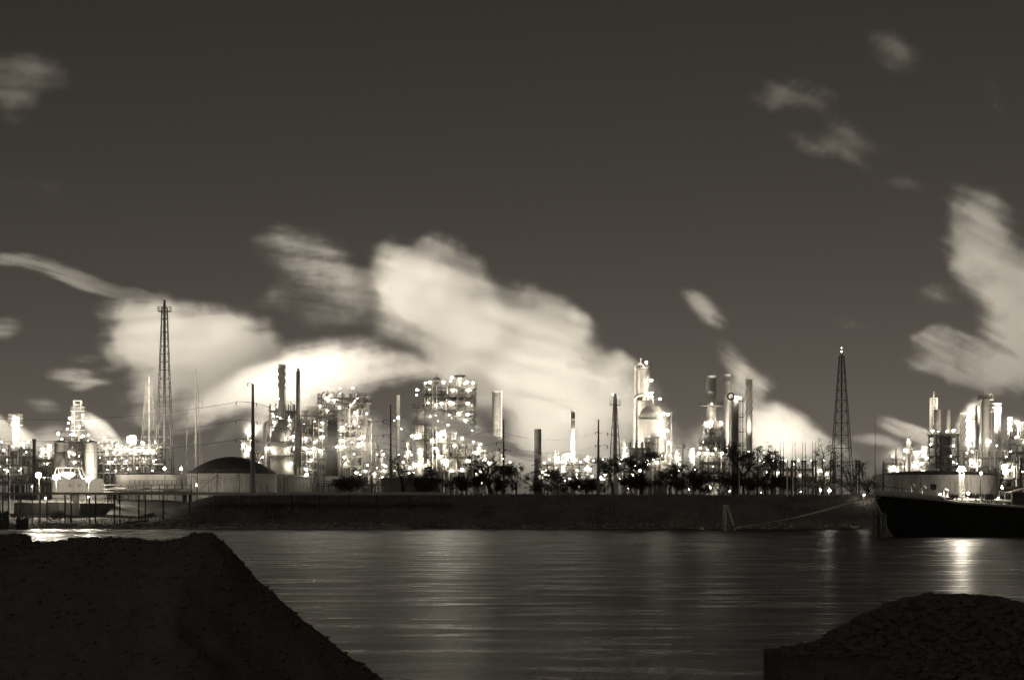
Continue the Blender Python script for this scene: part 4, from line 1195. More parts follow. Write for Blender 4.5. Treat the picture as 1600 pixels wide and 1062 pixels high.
# sloping apron
q = MB()
D = 640
pts = [P(166, 803, D), P(178, 788, D + 6), P(205, 788, D + 8), P(240, 800, D + 2), P(215, 806, D - 2)]
n = len(q.v)
for p in pts: q.v.append(p)
for p in pts: q.v.append((p[0], p[1] + .4, p[2] - 1.6))
q.face([0, 1, 2, 3, 4])
for i in range(5): q.face([i, (i + 1) % 5, 5 + (i + 1) % 5, 5 + i])
tag(q.build('concrete_apron', 'concrete', origin=P(200, 805, D)), 'pale sloping concrete apron beside the quay wall', 'apron')
# driftwood log
q = MB().tube([P(168, 823, 612), P(200, 817, 613), P(232, 812.5, 615)], .35, 8, .2)
q.tube([P(196, 818, 612.5), P(203, 811, 612), P(206, 810, 612)], .14, 6, .06)
q.tube([P(214, 815, 613), P(211, 821, 611)], .12, 6, .06)
tag(q.build('driftwood_log', 'bark', origin=P(200, 822, 612)), 'dark driftwood log stranded on the shore under the jetty', 'log')
# timber pile clusters at the left edge
for i, (pxs, yt, lbl) in enumerate(((range(-8, 13, 4), 797, 'taller cluster of black timber piles in the water at left edge'), (range(26, 42, 3), 808, 'shorter cluster of black timber piles beside the taller one'))):
    D = 604
    rt = thing('mooring_dolphin', lbl, 'mooring piles', (X(pxs[0] + 8, D), D, -.5))
    for k, px in enumerate(pxs):
        for r_ in range(2):
            x = X(px + r_ * 1.7, D + r_ * 1.4)
            MB().tube([(x, D + r_ * 1.4, -1), (x + random.uniform(-.1, .1), D + r_ * 1.4, Z(yt + random.uniform(-1, 4), D))], .25, 8, .21).build('pile', 'timber', rt)
    for py in (yt + 5, yt + 11):
        MB().box((X((pxs[0] + pxs[-1]) / 2, D), D - .35, Z(py, D)), (M(pxs[-1] - pxs[0] + 3, D), .18, .28)).build('waler', 'timber', rt)

# ------------------------------------------------------------------ ship
SD, HB = 503.0, 9.0     # centre line distance, half beam
xb = X(1362, SD)
rt = thing('moored_barge', 'black-hulled tank barge moored at the far bank, bow to the left', 'barge', (xb + 40, SD, 0))
SHEER = [(0, 765), (95, 774), (125, 778.5), (240, 786), (500, 789)]   # photo px from the bow, row
def ztop(x):
    px = (x - xb) * F / 495
    return Z(lerp_tab(SHEER, px), 495)
def stem(z): return xb + .3 + max(0, (9.2 - z)) * .42 + (max(0, 2.0 - z) ** 2) * .12
def half(x, z):
    t_ = (x - stem(z)) / 17.0
    if t_ <= 0: return 0
    t_ = min(1, t_)
    fl = .78 + .22 * min(1, max(0, z / 8))
    fl = fl + (1 - fl) * t_
    return HB * (1 - (1 - t_) ** 2.4) * fl
q = MB()
NS, NZ = 46, 12
xsn = [0.0]
for i in range(1, NS): xsn.append(17 * (i / 30) ** 1.35 if i <= 30 else 17 + (i - 30) ** 1.6 * 1.1)
for s in (-1, 1):
    b0 = len(q.v)
    for i in range(NS):
        for k in range(NZ + 1):
            u = k / NZ
            x = xb + xsn[i]
            zt = ztop(x)
            z = -1.2 + (zt - 1.1 + 1.2) * u
            xx = max(x, stem(z))
            q.v.append((xx, SD + s * half(xx, z), z))
    for i in range(NS - 1):
        for k in range(NZ):
            a = b0 + i * (NZ + 1) + k
            fcs = [a, a + NZ + 1, a + NZ + 2, a + 1]
            q.face(fcs if s < 0 else fcs[::-1])
q.build('hull', 'black_hull', rt, True)
# bulwark strip
q = MB()
for s in (-1, 1):
    b0 = len(q.v)
    for i in range(NS):
        x = xb + xsn[i]; zt = ztop(x)
        for z, off in ((zt - 1.1, .03), (zt + (.15 if xsn[i] < 14 else -.55), .03), (zt + (.15 if xsn[i] < 14 else -.55), -.12), (zt - 1.1, -.12)):
            xx = max(x, stem(min(z, zt - 1.1)) - (.12 if z > zt - 1 else 0))
            q.v.append((xx, SD + s * max(0, half(xx, zt - 1.1) + off), z))
    for i in range(NS - 1):
        for k in range(4):
            a = b0 + i * 4 + k; b2 = b0 + i * 4 + (k + 1) % 4
            q.face([a, b2, b2 + 4, a + 4])
q.build('bulwark', 'bulwark_paint', rt, True)
q = MB()
for i in range(NS):
    x = xb + xsn[i]; zt = ztop(x) - 1.05
    h = half(max(x, stem(zt)), zt)
    q.v += [(max(x, stem(zt)), SD - h, zt), (max(x, stem(zt)), SD + h, zt)]
for i in range(NS - 1): q.face([2 * i, 2 * i + 2, 2 * i + 3, 2 * i + 1])
q.build('deck', 'deck_paint', rt)
zd0 = lambda px: Z(lerp_tab(SHEER, px - 1362), 495) - 1.0
# square emblem on the bow: pale frame round a dark field with a stepped mark
ex = X(1373, 499); hz = 8.35
def hy(x, z): return SD - half(x, z) - .12
ang = math.atan2(hy(ex + .6, hz) - hy(ex - .6, hz), 1.2)
def eb(dx, dz, sx, sz, mm, out=.0):
    MB().box((ex + dx, hy(ex + dx, hz) - out, hz + dz), (sx, .06, sz), ang).build('emblem', mm, rt)
for a in ((0, .38, 1.5, .12), (0, -.38, 1.5, .12), (-.69, 0, .12, .64), (.69, 0, .12, .64)): eb(*a, 'white_paint', .02)
eb(-.2, 0, .12, .5, 'white_paint', .03); eb(.1, .12, .45, .1, 'white_paint', .04)
# deck gear
zd = lambda px: Z(lerp_tab(SHEER, px - 1362), 495) - 1.0
def dk(px): return X(px, 497)
for px in range(1366, 1452, 5):
    MB().tube([(dk(px), 499 - min(4, (px - 1366) * .1), zd(px) + .9), (dk(px), 499 - min(4, (px - 1366) * .1), zd(px) + 1.9)], .06, 5).build('stanchion', 'dark_steel', rt)
MB().tube([(dk(px), 499 - min(4, (px - 1366) * .1), zd(px) + 1.9) for px in range(1366, 1452, 5)], .06, 5).build('top_rail', 'dark_steel', rt)
def winch(px, y, s=1.0):
    z = zd(px) + .9 * s
    MB().lathe((dk(px) - .9 * s, y, z), [(.9 * s, 0), (.9 * s, .15), (.45 * s, .16), (.45 * s, 1.5 * s), (.9 * s, 1.55 * s), (.9 * s, 1.7 * s)], 14, axis='x').build('winch', 'grey_steel', rt, True)
    MB().box((dk(px) + 1.2 * s, y, z - .2), (.7 * s, 1.1 * s, 1.3 * s)).build('gearbox', 'dark_steel', rt)
winch(1422, 499); winch(1436, 501); winch(1430, 505)
for px, h in ((1416, 2.2), (1424, 2.6), (1441, 2.4)):
    MB().tube([(dk(px), 498, zd(px)), (dk(px), 498, zd(px) + h), (dk(px) + .6, 498, zd(px) + h + .3), (dk(px) + .9, 498, zd(px) + h - .2)], .28, 8).build('vent_cowl', 'bulwark_paint', rt, True)
for px, w_, h in ((1458, 1.4, 3.4), (1543, 1.2, 2.4), (1549, 1.2, 2.4)):
    MB().tube([(dk(px), 497, zd(px) - .2), (dk(px), 497, zd(px) + h)], .12, 6).build('sign_post', 'dark_steel', rt)
    MB().box((dk(px), 496.9, zd(px) + h - .6), (w_ * .9, .3, 1.2)).build('sign_board', 'dark_steel', rt)
for k in range(14):
    px = 1464 + k * 10
    MB().tube([(dk(px), 496.5 + (k % 3), zd(px) - .1), (dk(px), 496.5 + (k % 3), zd(px) + random.uniform(.8, 1.8))], random.uniform(.15, .4), 8).build('vent', random.choice(('pale_paint', 'white_paint', 'frame_steel')), rt, True)
for y, r_ in ((497.6, .28), (499, .35), (501, .3), (503, .35)):
    MB().tube([(dk(1466), y, zd(1500) + .9), (dk(1530), y, zd(1530) + 1.0), (dk(1700), y, zd(1640) + 1.0)], r_, 8).build('cargo_pipe', 'white_paint', rt, True)
for k in range(8):
    px = 1472 + k * 17
    q = MB().box((dk(px), 500, zd(px) + .35), (.25, 6, .9))
    q.build('pipe_support', 'frame_steel', rt)
for px, y in ((1480, 498.5), (1482, 499.5)):
    pass
MB().lathe((dk(1479), 498, zd(1479)), [(1.1, 0), (1.1, .7), (.5, 1.3), (.5, 2.3), (.7, 2.5), (.1, 2.9)], 12).build('hatch', 'pale_paint', rt, True)
for px in (1478, 1484):
    MB().lathe((dk(px), 495.5, zd(px) + .5), [(.5, -.5), (.5, .3), (.8, .35), (.8, .55)], 10).build('bollard', 'dark_steel', rt, True)
for px in (1563, 1572):
    MB().tube([(dk(px), 498, zd(px) - .1), (dk(px), 498, zd(px) + 3.2)], .12, 6).build('frame_post', 'pale_paint', rt)
MB().tube([(dk(1563), 498, zd(1563) + 3.2), (dk(1572), 498, zd(1572) + 3.1)], .12, 6).build('frame_beam', 'pale_paint', rt)
MB().box((dk(1594), 496.8, zd(1594) + 1.6), (3.6, 1.2, 3.2)).build('machinery_box', 'dark_steel', rt)
q = MB()
a = Vector((dk(1582), 498, zd(1582) + 3.2)); b2 = Vector((dk(1625), 498, zd(1625) + 4.8))
n = 0
q.v += [tuple(a), tuple(b2), (b2.x, b2.y + 6, b2.z), (a.x, a.y + 6, a.z)] + [(a.x, a.y, a.z - .2), (b2.x, b2.y, b2.z - .2), (b2.x, b2.y + 6, b2.z - .2), (a.x, a.y + 6, a.z - .2)]
for f_ in ((0, 1, 2, 3), (4, 7, 6, 5), (0, 4, 5, 1), (1, 5, 6, 2), (2, 6, 7, 3), (3, 7, 4, 0)): q.face(list(f_))
q.build('canopy', 'white_paint', rt)
for px in (1584, 1620):
    MB().tube([(dk(px), 499, zd(px)), (dk(px), 499, zd(px) + 3.3)], .1, 5).build('canopy_post', 'pale_paint', rt)
# mast with the floodlight
mx = X(1502, 499); zb_ = zd(1502) - .1; zt_ = Z(735, 499)
for dx, dy in ((-.55, -.5), (.55, -.5), (0, .6)):
    MB().tube([(mx + dx * 1.6, 499 + dy * 1.6, zb_), (mx + dx, 499 + dy, zb_ + 1.6), (mx + dx * .8, 499 + dy * .8, zt_)], .07, 5).build('mast_leg', 'grey_steel', rt)
q = MB()
for i in range(7):
    za, zc = zb_ + 1 + i * .75, zb_ + 1.75 + i * .75
    q.tube([(mx - .5, 498.5, za), (mx + .5, 498.5, zc)], .05, 4).tube([(mx + .5, 498.5, za), (mx - .5, 498.5, za)], .05, 4)
q.build('mast_bracing', 'pale_paint', rt)
MB().box((mx, 499, zt_), (2.2, 1.0, .15)).build('mast_top', 'frame_steel', rt)
lamp(rt, 1502, 732, 497.5, .6, 'lamp', True, False)
beam(rt, P(1502, 732, 496.4), 5000, (0, -1, -.35), 150)
beam(rt, P(1502, 731, 499), 16000, (-.1, 1, -.12), 150)
beam(rt, P(1502, 731, 498.4), 7000, (-.2, .1, -1), 160)
lamp(rt, 1513, 770, 496.5, .25)
lamp(rt, 1469, 772, 498, .2); lamp(rt, 1560, 778, 498.5, .2); lamp(rt, 1440, 766, 503, .2)

# bow dolphin piles, leaning dolphin, mooring lines, buoy, boat
D = 489
rt = thing('mooring_dolphin', 'cluster of thick dark piles standing under the barge bow', 'mooring piles', (X(1372, D), D, -1))
for px, yt in ((1367, 796), (1371, 792), (1375, 797), (1380, 800), (1384, 803)):
    MB().tube([(X(px, D), D + (px % 3) * .5, -1.5), (X(px, D), D + (px % 3) * .5, Z(yt, D))], .26, 8, .22).build('pile', 'timber', rt)
for py in (806, 822): MB().box((X(1375, D), D - .3, Z(py, D)), (M(20, D), .16, .26)).build('waler', 'timber', rt)
D = 580
rt = thing('mooring_dolphin', 'leaning timber dolphin with braced legs standing alone in the river', 'mooring piles', (X(1140, D), D, -1))
for a, b2, yb in ((1134, 1133.5, 836), (1152, 1136, 836), (1131, 1131, 836)):
    MB().tube([(X(a, D), D + (a % 2), -1.5), (X(b2, D), D, Z(789, D))], .34, 8, .26).build('pile', 'rock', rt)
MB().box((X(1133.5, D), D, Z(789.5, D)), (M(9, D), 1, .4)).build('cap', 'rock', rt)
MB().tube([P(1134, 822, D - .3), P(1149, 822, D - .3)], .2, 6).build('brace', 'timber', rt)
MB().tube([P(1136, 832, D - .3), P(1146, 822, D - .3)], .16, 6).build('brace', 'timber', rt)
for dy in (0, 2.5):
    wire(('lower' if dy == 0 else 'upper') + ' pale mooring rope stretching from the leaning dolphin towards the barge', (X(1150, 580), 579.5, Z(823 + dy * .3, 580)), (X(1362, 505), 505, 8.3 + dy * .15), .9, 'mooring ropes', .11, 'white_paint')
q = MB().lathe((X(1097, 600), 600, -.1), [(.02, -.3), (.5, -.1), (.62, .2), (.4, .5), (.05, .65)], 14)
q.tube([(X(1097, 600), 600, .4), (X(1097, 600), 600, .95)], .07, 6)
tag(q.build('buoy', 'buoy_paint', smooth=True, origin=(X(1097, 600), 600, -.2)), 'small pale buoy floating left of the leaning dolphin', 'buoy')
D = 603
rt = thing('rowing_boat', 'small pale boat drawn up at the bank left of the barge bow', 'boat', (X(1335, D), D, .1))
q = MB()
for i in range(9):
    u = i / 8; x = X(1328, D) + u * M(15, D); b_ = .75 * math.sin(math.pi * min(1, .12 + u * .8)); 
    sh_ = .35 * (2 * u - 1) ** 2
    for k in range(7):
        a = math.pi * k / 6
        q.v.append((x, D - b_ * math.cos(a), .75 + sh_ - .7 * math.sin(a) * (1 - .3 * (2 * u - 1) ** 2)))
for i in range(8):
    for k in range(6):
        a = i * 7 + k
        q.face([a, a + 1, a + 8, a + 7])
q.build('hull', 'buoy_paint', rt, True)
for u in (.3, .6):
    MB().box((X(1328, D) + u * M(15, D), D, .75), (.25, 1.2, .06)).build('thwart', 'timber', rt)

# ================================================================== TREES
def tree(label, px, ytop, D, wpx, leafy=1.0, seed=0, kind='round', name='tree', cat='tree', zbase=None, lm='leaf'):
    rn = random.Random(seed)
    cx = X(px, D); zb = ground_z(cx, D) - .2 if zbase is None else zbase
    zt = Z(ytop, D)
    H = zt - zb; W = M(wpx, D) / 2 * 1.25
    root = thing(name, label, cat, (cx, D, zb))
    tr = MB(); tips = []
    def branch(p, d, L, r, lev):
        n = 4
        pts = [p]; dd = d.copy()
        for i in range(n):
            dd = (dd + Vector((rn.uniform(-1, 1), rn.uniform(-1, 1), rn.uniform(-.3, .7))) * .22).normalized()
            pts.append(pts[-1] + dd * L / n)
        tr.tube(pts, r, 5 if lev < 2 else 3, r * .45, caps=False)
        if lev >= 2:
            tips.append((pts[-1], lev)); tips.append((pts[-2], lev))
        if lev >= 4 or L < .5: return
        k = rn.randint(3, 4) if lev < 3 else rn.randint(2, 3)
        for i in range(k):
            t_ = rn.uniform(.45, 1.0) if lev else rn.uniform(.55, 1.0)
            ii = min(n - 1, int(t_ * n)); q0 = pts[ii].lerp(pts[ii + 1], t_ * n - ii) if ii < n else pts[-1]
            a = rn.uniform(0, 6.28); sp = rn.uniform(.5, 1.0) * (W / (H * .42)) 
            nd = (dd + Vector((math.cos(a), math.sin(a), rn.uniform(-.15, .45))) * sp).normalized()
            branch(q0, nd, L * rn.uniform(.52, .78), r * .52, lev + 1)
    if kind == 'bush':
        for i in range(6):
            a = rn.uniform(0, 6.28)
            branch(Vector((cx + rn.uniform(-.5, .5) * W, D + rn.uniform(-.5, .5), zb)), Vector((math.cos(a) * .6, math.sin(a) * .6, 1)).normalized(), H * .5, .055, 1)
    elif kind == 'pine':
        trk = [Vector((cx + .1 * i * rn.uniform(-1, 1), D, zb + H * .93 * i / 6)) for i in range(7)]
        tr.tube(trk, H * .016 + .06, 7, .07)
        for i in range(16):
            t_ = rn.uniform(.55, .98); p = trk[0].lerp(trk[-1], t_); p = Vector((trk[min(6, int(t_ * 6))].x, D, zb + H * .93 * t_))
            a = rn.uniform(0, 6.28)
            branch(p, Vector((math.cos(a), math.sin(a), .35)).normalized(), W * rn.uniform(.45, .95) * (1.25 - t_ * .45), .07, 3)
    else:
        branch(Vector((cx, D, zb)), Vector((rn.uniform(-.08, .08), 0, 1)), H * .27, H * .013 + .04, 0)
    # scale the skeleton to the wanted height and width
    zs_ = [v[2] for v in tr.v]; xs_ = [abs(v[0] - cx) for v in tr.v]
    kz = H / max(.1, max(zs_) - zb); xs_.sort(); kx = W / max(.1, xs_[int(len(xs_) * .985)])
    fx = lambda v: (cx + (v[0] - cx) * kx, D + (v[1] - D) * kx, zb + (v[2] - zb) * kz)
    tr.v = [fx(v) for v in tr.v]
    tr.build('trunk', 'bark', root)
    if leafy > 0:
        lf = MB()
        for p, lev in tips:
            p = Vector(fx(p))
            if rn.random() > leafy * .72: continue
            cr = rn.uniform(.3, 1.0) * (1.2 if kind == 'pine' else 1)
            for i in range(rn.randint(9, 19)):
                c = p + Vector((rn.gauss(0, 1), rn.gauss(0, 1), rn.gauss(0, .6))) * cr * .6
                s = rn.uniform(.08, .2)
                u = Vector((rn.gauss(0, 1), rn.gauss(0, 1), rn.gauss(0, 1))).normalized(); v_ = u.orthogonal().normalized()
                n = len(lf.v)
                lf.v += [tuple(c - u * s), tuple(c + v_ * s * .6), tuple(c + u * s), tuple(c - v_ * s * .6)]
                lf.face([n, n + 1, n + 2, n + 3])
        if lf.v: lf.build('crown', lm, root)
    return root
tree('dense rounded bush right of the slatted fence', 545, 738, 644, 42, 1.0, 5, 'bush', 'bush', 'bush')
tree('bare-branched small tree in front of the dark squat tank', 627, 706, 646, 34, .12, 6)
tree('leafy low tree right of the dark squat tank', 690, 724, 645, 46, .9, 7)
tree('leafy tree with a bare twiggy top below the biggest frame', 763, 700, 642, 60, .55, 8)
tree('thick bushy tree left of the pole amid trees', 742, 728, 644, 40, 1.0, 9, 'bush')
tree('dense tree crowding the pole amid trees on its right', 806, 724, 644, 46, .9, 10)
tree('thin half-bare tree under the stubby dark chimney', 835, 736, 644, 40, .4, 11)
tree('rounded leafy tree right of the stubby dark chimney', 872, 728, 645, 44, .95, 12)
tree('broad leafy shrub below the thin mottled chimney', 903, 740, 640, 46, 1.0, 13, 'bush', 'shrub', 'shrub')
tree('leafy tree right of the stout dark pole', 958, 710, 642, 46, 1.2, 14)
tree('low dense shrub beside the stout dark pole', 982, 738, 640, 38, 1.0, 15, 'bush', 'shrub', 'shrub')
tree('tall tree with layered crown before the domed reactor', 1003, 698, 644, 52, 1.3, 16)
tree('dense tree at the right foot of the domed reactor', 1043, 724, 644, 50, 1.0, 17)
tree('dark thicket tree left of the furnace block', 1078, 730, 642, 50, 1.0, 18, 'bush')
tree('half-bare tree before the furnace block', 1122, 732, 646, 46, .35, 19)
tree('biggest round-crowned tree right of the furnace block', 1160, 690, 640, 78, 1.3, 20)
tree('dense shrub under the biggest round-crowned tree', 1140, 735, 638, 54, 1.0, 21, 'bush', 'shrub', 'shrub')
tree('leafy tree between biggest round tree and substation', 1197, 704, 644, 58, 1.2, 22)
tree('low thicket before the substation gantries', 1232, 742, 642, 60, .8, 23, 'bush', 'shrub', 'shrub')
tree('tall pine with flat crown left of the right flare tower', 1286, 687, 660, 40, 1.4, 24, 'pine', 'pine_tree')
tree('low half-bare thicket behind the levee floodlight', 1268, 738, 650, 56, .5, 25, 'bush', 'shrub', 'shrub')
tree('bare twiggy tree right of the right flare tower', 1338, 712, 660, 56, .1, 26)
tree('bare twiggy tree above the barge bow', 1358, 716, 664, 44, .06, 27)
tree('small pale floodlit shrub on the shore under the jetty', 90, 797, 622, 13, .9, 28, 'bush', 'shrub', 'shrub', lm='rock')  # pale leaf material stands in for floodlight falling on the shrub

for i, (px, yt, wd, lf_, lbl) in enumerate(((668, 744, 34, .8, 'low shrub at the right end of the dark squat tank'), (716, 742, 40, .8, 'low shrub under the biggest frame'), (780, 744, 44, 1, 'low shrub hugging the foot of the pole amid trees'), (850, 748, 36, .7, 'low sparse shrub below the stubby dark chimney'), (930, 746, 40, .9, 'low shrub at the foot of the stout dark pole'), (1020, 744, 40, 1, 'low shrub under the layered tree before the reactor'), (1060, 742, 40, .9, 'low shrub right of the reactor foot'), (1100, 746, 40, .8, 'low shrub before the furnace block'), (1176, 742, 44, 1, 'low shrub by the slender pole in the round tree'), (1212, 738, 40, .8, 'low shrub left of the white poles'), (1320, 744, 48, .5, 'sparse shrub at the right flare tower foot'), (1352, 746, 40, .4, 'sparse shrub close to the barge bow'))):
    tree(lbl, px, yt, 640 + (i % 4), wd, lf_ * .65, 60 + i, 'bush', 'shrub', 'shrub')

# ================================================================== STEAM
def steam(label, D, blobs, dens=.16, th=14.0, ang=0.0, vox=1.0, streak=(40, 5), warp=3.0, lo=.28, hi=.75, amt=.7, seed=0, depth=1.0, wk=1.0):
    """blobs: (px, py, half-width px, half-height px, tilt deg, weight[, depth offset m])"""
    ng = bpy.data.node_groups.new('steam_field', 'GeometryNodeTree')
    ng.interface.new_socket('Geometry', in_out='OUTPUT', socket_type='NodeSocketGeometry')
    ng.interface.new_socket('Geometry', in_out='INPUT', socket_type='NodeSocketGeometry')
    N, L = ng.nodes, ng.links
    go = N.new('NodeGroupOutput')
    pos = N.new('GeometryNodeInputPosition')
    # world streak direction lies in the XZ plane
    rot = N.new('ShaderNodeVectorRotate'); rot.rotation_type = 'Y_AXIS'
    rot.inputs['Angle'].default_value = R(-ang)
    L.new(pos.outputs[0], rot.inputs['Vector'])
    mul = N.new('ShaderNodeVectorMath'); mul.operation = 'MULTIPLY'
    mul.inputs[1].default_value = (1 / streak[0], 1 / (streak[1] * 2.0), 1 / streak[1])
    L.new(rot.outputs[0], mul.inputs[0])
    ad = N.new('ShaderNodeVectorMath'); ad.operation = 'ADD'
    ad.inputs[1].default_value = (seed * 13.1, seed * 7.7, seed * 3.3)
    L.new(mul.outputs[0], ad.inputs[0])
    nz = N.new('ShaderNodeTexNoise')
    nz.inputs['Scale'].default_value = 1.0
    nz.inputs['Detail'].default_value = 6
    nz.inputs['Roughness'].default_value = .62
    L.new(ad.outputs[0], nz.inputs['Vector'])
    # billow warp
    nw = N.new('ShaderNodeTexNoise')
    nw.inputs['Scale'].default_value = 1 / 14.0
    nw.inputs['Detail'].default_value = 5
    L.new(pos.outputs[0], nw.inputs['Vector'])
    sb = N.new('ShaderNodeVectorMath'); sb.operation = 'SUBTRACT'
    sb.inputs[1].default_value = (.5, .5, .5)
    L.new(nw.outputs['Color'], sb.inputs[0])
    scn = N.new('ShaderNodeVectorMath'); scn.operation = 'SCALE'
    scn.inputs['Scale'].default_value = warp * 2
    L.new(sb.outputs[0], scn.inputs[0])
    wp = N.new('ShaderNodeVectorMath'); wp.operation = 'ADD'
    L.new(pos.outputs[0], wp.inputs[0]); L.new(scn.outputs[0], wp.inputs[1])
    tot = None
    mn = [1e9] * 3; mx_ = [-1e9] * 3
    for b_ in blobs:
        px, py, rx, rz, tilt, wt = b_[:6]
        dy = b_[6] if len(b_) > 6 else 0
        DD = D + dy
        c = Vector(P(px, py, DD)); rx = M(rx, DD) * 1.42; rz = M(rz, DD) * 1.38; ry = min(th, max(min(rx, rz), 1.0)) * depth
        s1 = N.new('ShaderNodeVectorMath'); s1.operation = 'SUBTRACT'; s1.inputs[1].default_value = c
        L.new(wp.outputs[0], s1.inputs[0])
        s2 = N.new('ShaderNodeVectorRotate'); s2.rotation_type = 'Y_AXIS'; s2.inputs['Angle'].default_value = R(-tilt)
        L.new(s1.outputs[0], s2.inputs['Vector'])
        s3 = N.new('ShaderNodeVectorMath'); s3.operation = 'MULTIPLY'; s3.inputs[1].default_value = (1 / rx, 1 / ry, 1 / rz)
        L.new(s2.outputs[0], s3.inputs[0])
        s4 = N.new('ShaderNodeVectorMath'); s4.operation = 'LENGTH'
        L.new(s3.outputs[0], s4.inputs[0])
        s5 = N.new('ShaderNodeMapRange'); s5.interpolation_type = 'SMOOTHSTEP'
        s5.inputs['From Min'].default_value = 1.0; s5.inputs['From Max'].default_value = .15
        s5.inputs['To Min'].default_value = 0.0; s5.inputs['To Max'].default_value = wt * wk
        L.new(s4.outputs['Value'], s5.inputs['Value'])
        if tot is None: tot = s5.outputs[0]
        else:
            a_ = N.new('ShaderNodeMath'); a_.operation = 'ADD'
            L.new(tot, a_.inputs[0]); L.new(s5.outputs[0], a_.inputs[1]); tot = a_.outputs[0]
        ext = max(rx, rz) + warp * .6
        e2 = (abs(rx * math.cos(R(tilt))) + abs(rz * math.sin(R(tilt))) + warp * .7, ry + warp * .7, abs(rx * math.sin(R(tilt))) + abs(rz * math.cos(R(tilt))) + warp * .7)
        for k in range(3):
            mn[k] = min(mn[k], c[k] - e2[k]); mx_[k] = max(mx_[k], c[k] + e2[k])
    # sum * (1 - amt + 2*amt*noise) -> soft threshold
    k1 = N.new('ShaderNodeMapRange')
    k1.inputs['From Min'].default_value = .3; k1.inputs['From Max'].default_value = .7
    k1.inputs['To Min'].default_value = 1 - min(1, amt * 1.25); k1.inputs['To Max'].default_value = 1 + amt * 1.25
    k1.clamp = True
    L.new(nz.outputs[0], k1.inputs['Value'])
    k2 = N.new('ShaderNodeMath'); k2.operation = 'MULTIPLY'
    L.new(tot, k2.inputs[0]); L.new(k1.outputs[0], k2.inputs[1])
    nb = N.new('ShaderNodeTexNoise')
    nb.inputs['Scale'].default_value = 1 / 9.0; nb.inputs['Detail'].default_value = 6; nb.inputs['Roughness'].default_value = .6
    L.new(wp.outputs[0], nb.inputs['Vector'])
    kb = N.new('ShaderNodeMapRange')
    kb.inputs['From Min'].default_value = .33; kb.inputs['From Max'].default_value = .67
    kb.inputs['To Min'].default_value = .55; kb.inputs['To Max'].default_value = 1.45
    L.new(nb.outputs[0], kb.inputs['Value'])
    k4 = N.new('ShaderNodeMath'); k4.operation = 'MULTIPLY'
    L.new(k2.outputs[0], k4.inputs[0]); L.new(kb.outputs[0], k4.inputs[1]); k2 = k4
    k3 = N.new('ShaderNodeMapRange'); k3.interpolation_type = 'SMOOTHSTEP'
    k3.inputs['From Min'].default_value = lo * .12; k3.inputs['From Max'].default_value = hi * 2.3
    k3.inputs['To Min'].default_value = 0; k3.inputs['To Max'].default_value = dens * STEAM_K
    L.new(k2.outputs[0], k3.inputs['Value'])
    vc = N.new('GeometryNodeVolumeCube')
    mn[2] = max(mn[2], GZ + .2)
    res = [max(6, min(400, int((mx_[k] - mn[k]) / (vox * .7 if k != 1 else vox * 1.2)))) for k in range(3)]
    vc.inputs['Min'].default_value = mn; vc.inputs['Max'].default_value = mx_
    vc.inputs['Resolution X'].default_value = res[0]; vc.inputs['Resolution Y'].default_value = res[1]; vc.inputs['Resolution Z'].default_value = res[2]
    L.new(k3.outputs[0], vc.inputs['Density'])
    sm = N.new('GeometryNodeSetMaterial'); sm.inputs['Material'].default_value = MATS['steam']
    L.new(vc.outputs[0], sm.inputs['Geometry'])
    L.new(sm.outputs[0], go.inputs[0])
    me = bpy.data.meshes.new('steam_plume')
    c = [(a + b2) / 2 for a, b2 in zip(mn, mx_)]
    me.from_pydata([(c[0] - 1, c[1], c[2]), (c[0] + 1, c[1], c[2]), (c[0], c[1], c[2] + 1)], [], [(0, 1, 2)])
    me.materials.append(MATS['steam'])
    o = bpy.data.objects.new('steam_plume', me)
    col.objects.link(o)
    md = o.modifiers.new('field', 'NODES'); md.node_group = ng
    tag(o, label, 'steam', kind='stuff')
    return o

lo_u = [o for o in bpy.data.objects if o.get('label', '').startswith('low lit unit tucked')][0]
added_flood(lo_u, P(797, 722, 724), .25, .16, (-.8, -.5, .55))  # this and the next are added to light the front steam wedge
added_flood(lo_u, P(765, 724, 724), .22, .16, (-.5, -.6, .9))
# A: the great plume behind everything, rising leftwards from behind the domed reactor
steam('great billowing plume rising leftwards from behind the domed reactor', 815, [
    (995, 690, 70, 60, 30, 1.0), (960, 630, 75, 60, 35, 1.0), (915, 660, 80, 75, 0, 1.0), (895, 590, 80, 60, 30, 1.0), (860, 530, 70, 60, 20, 1.0), (880, 510, 40, 36, 0, .9),
    (820, 580, 90, 80, 20, 1.0), (780, 530, 90, 75, 20, 1.0), (720, 490, 85, 70, 20, 1.0), (672, 435, 80, 55, 15, 1.0), (640, 430, 60, 48, 0, .8), (690, 405, 60, 34, 10, .7), (630, 490, 60, 50, 0, .9),
    (760, 590, 80, 55, 10, 1.0), (860, 660, 60, 60, 0, .9), (860, 720, 90, 40, 0, .8), (950, 720, 90, 40, 0, .9), (800, 720, 60, 36, 0, .7), (830, 470, 36, 24, 20, .6), (1045, 705, 26, 44, 0, .9), (900, 700, 110, 50, 0, .9), (960, 600, 60, 40, 35, .7), (700, 540, 80, 40, 10, .8), (780, 660, 40, 30, 0, .0)],
    .15, 24, 18, 1.25, (36, 4.5), 8, .3, .8, .52, 1)
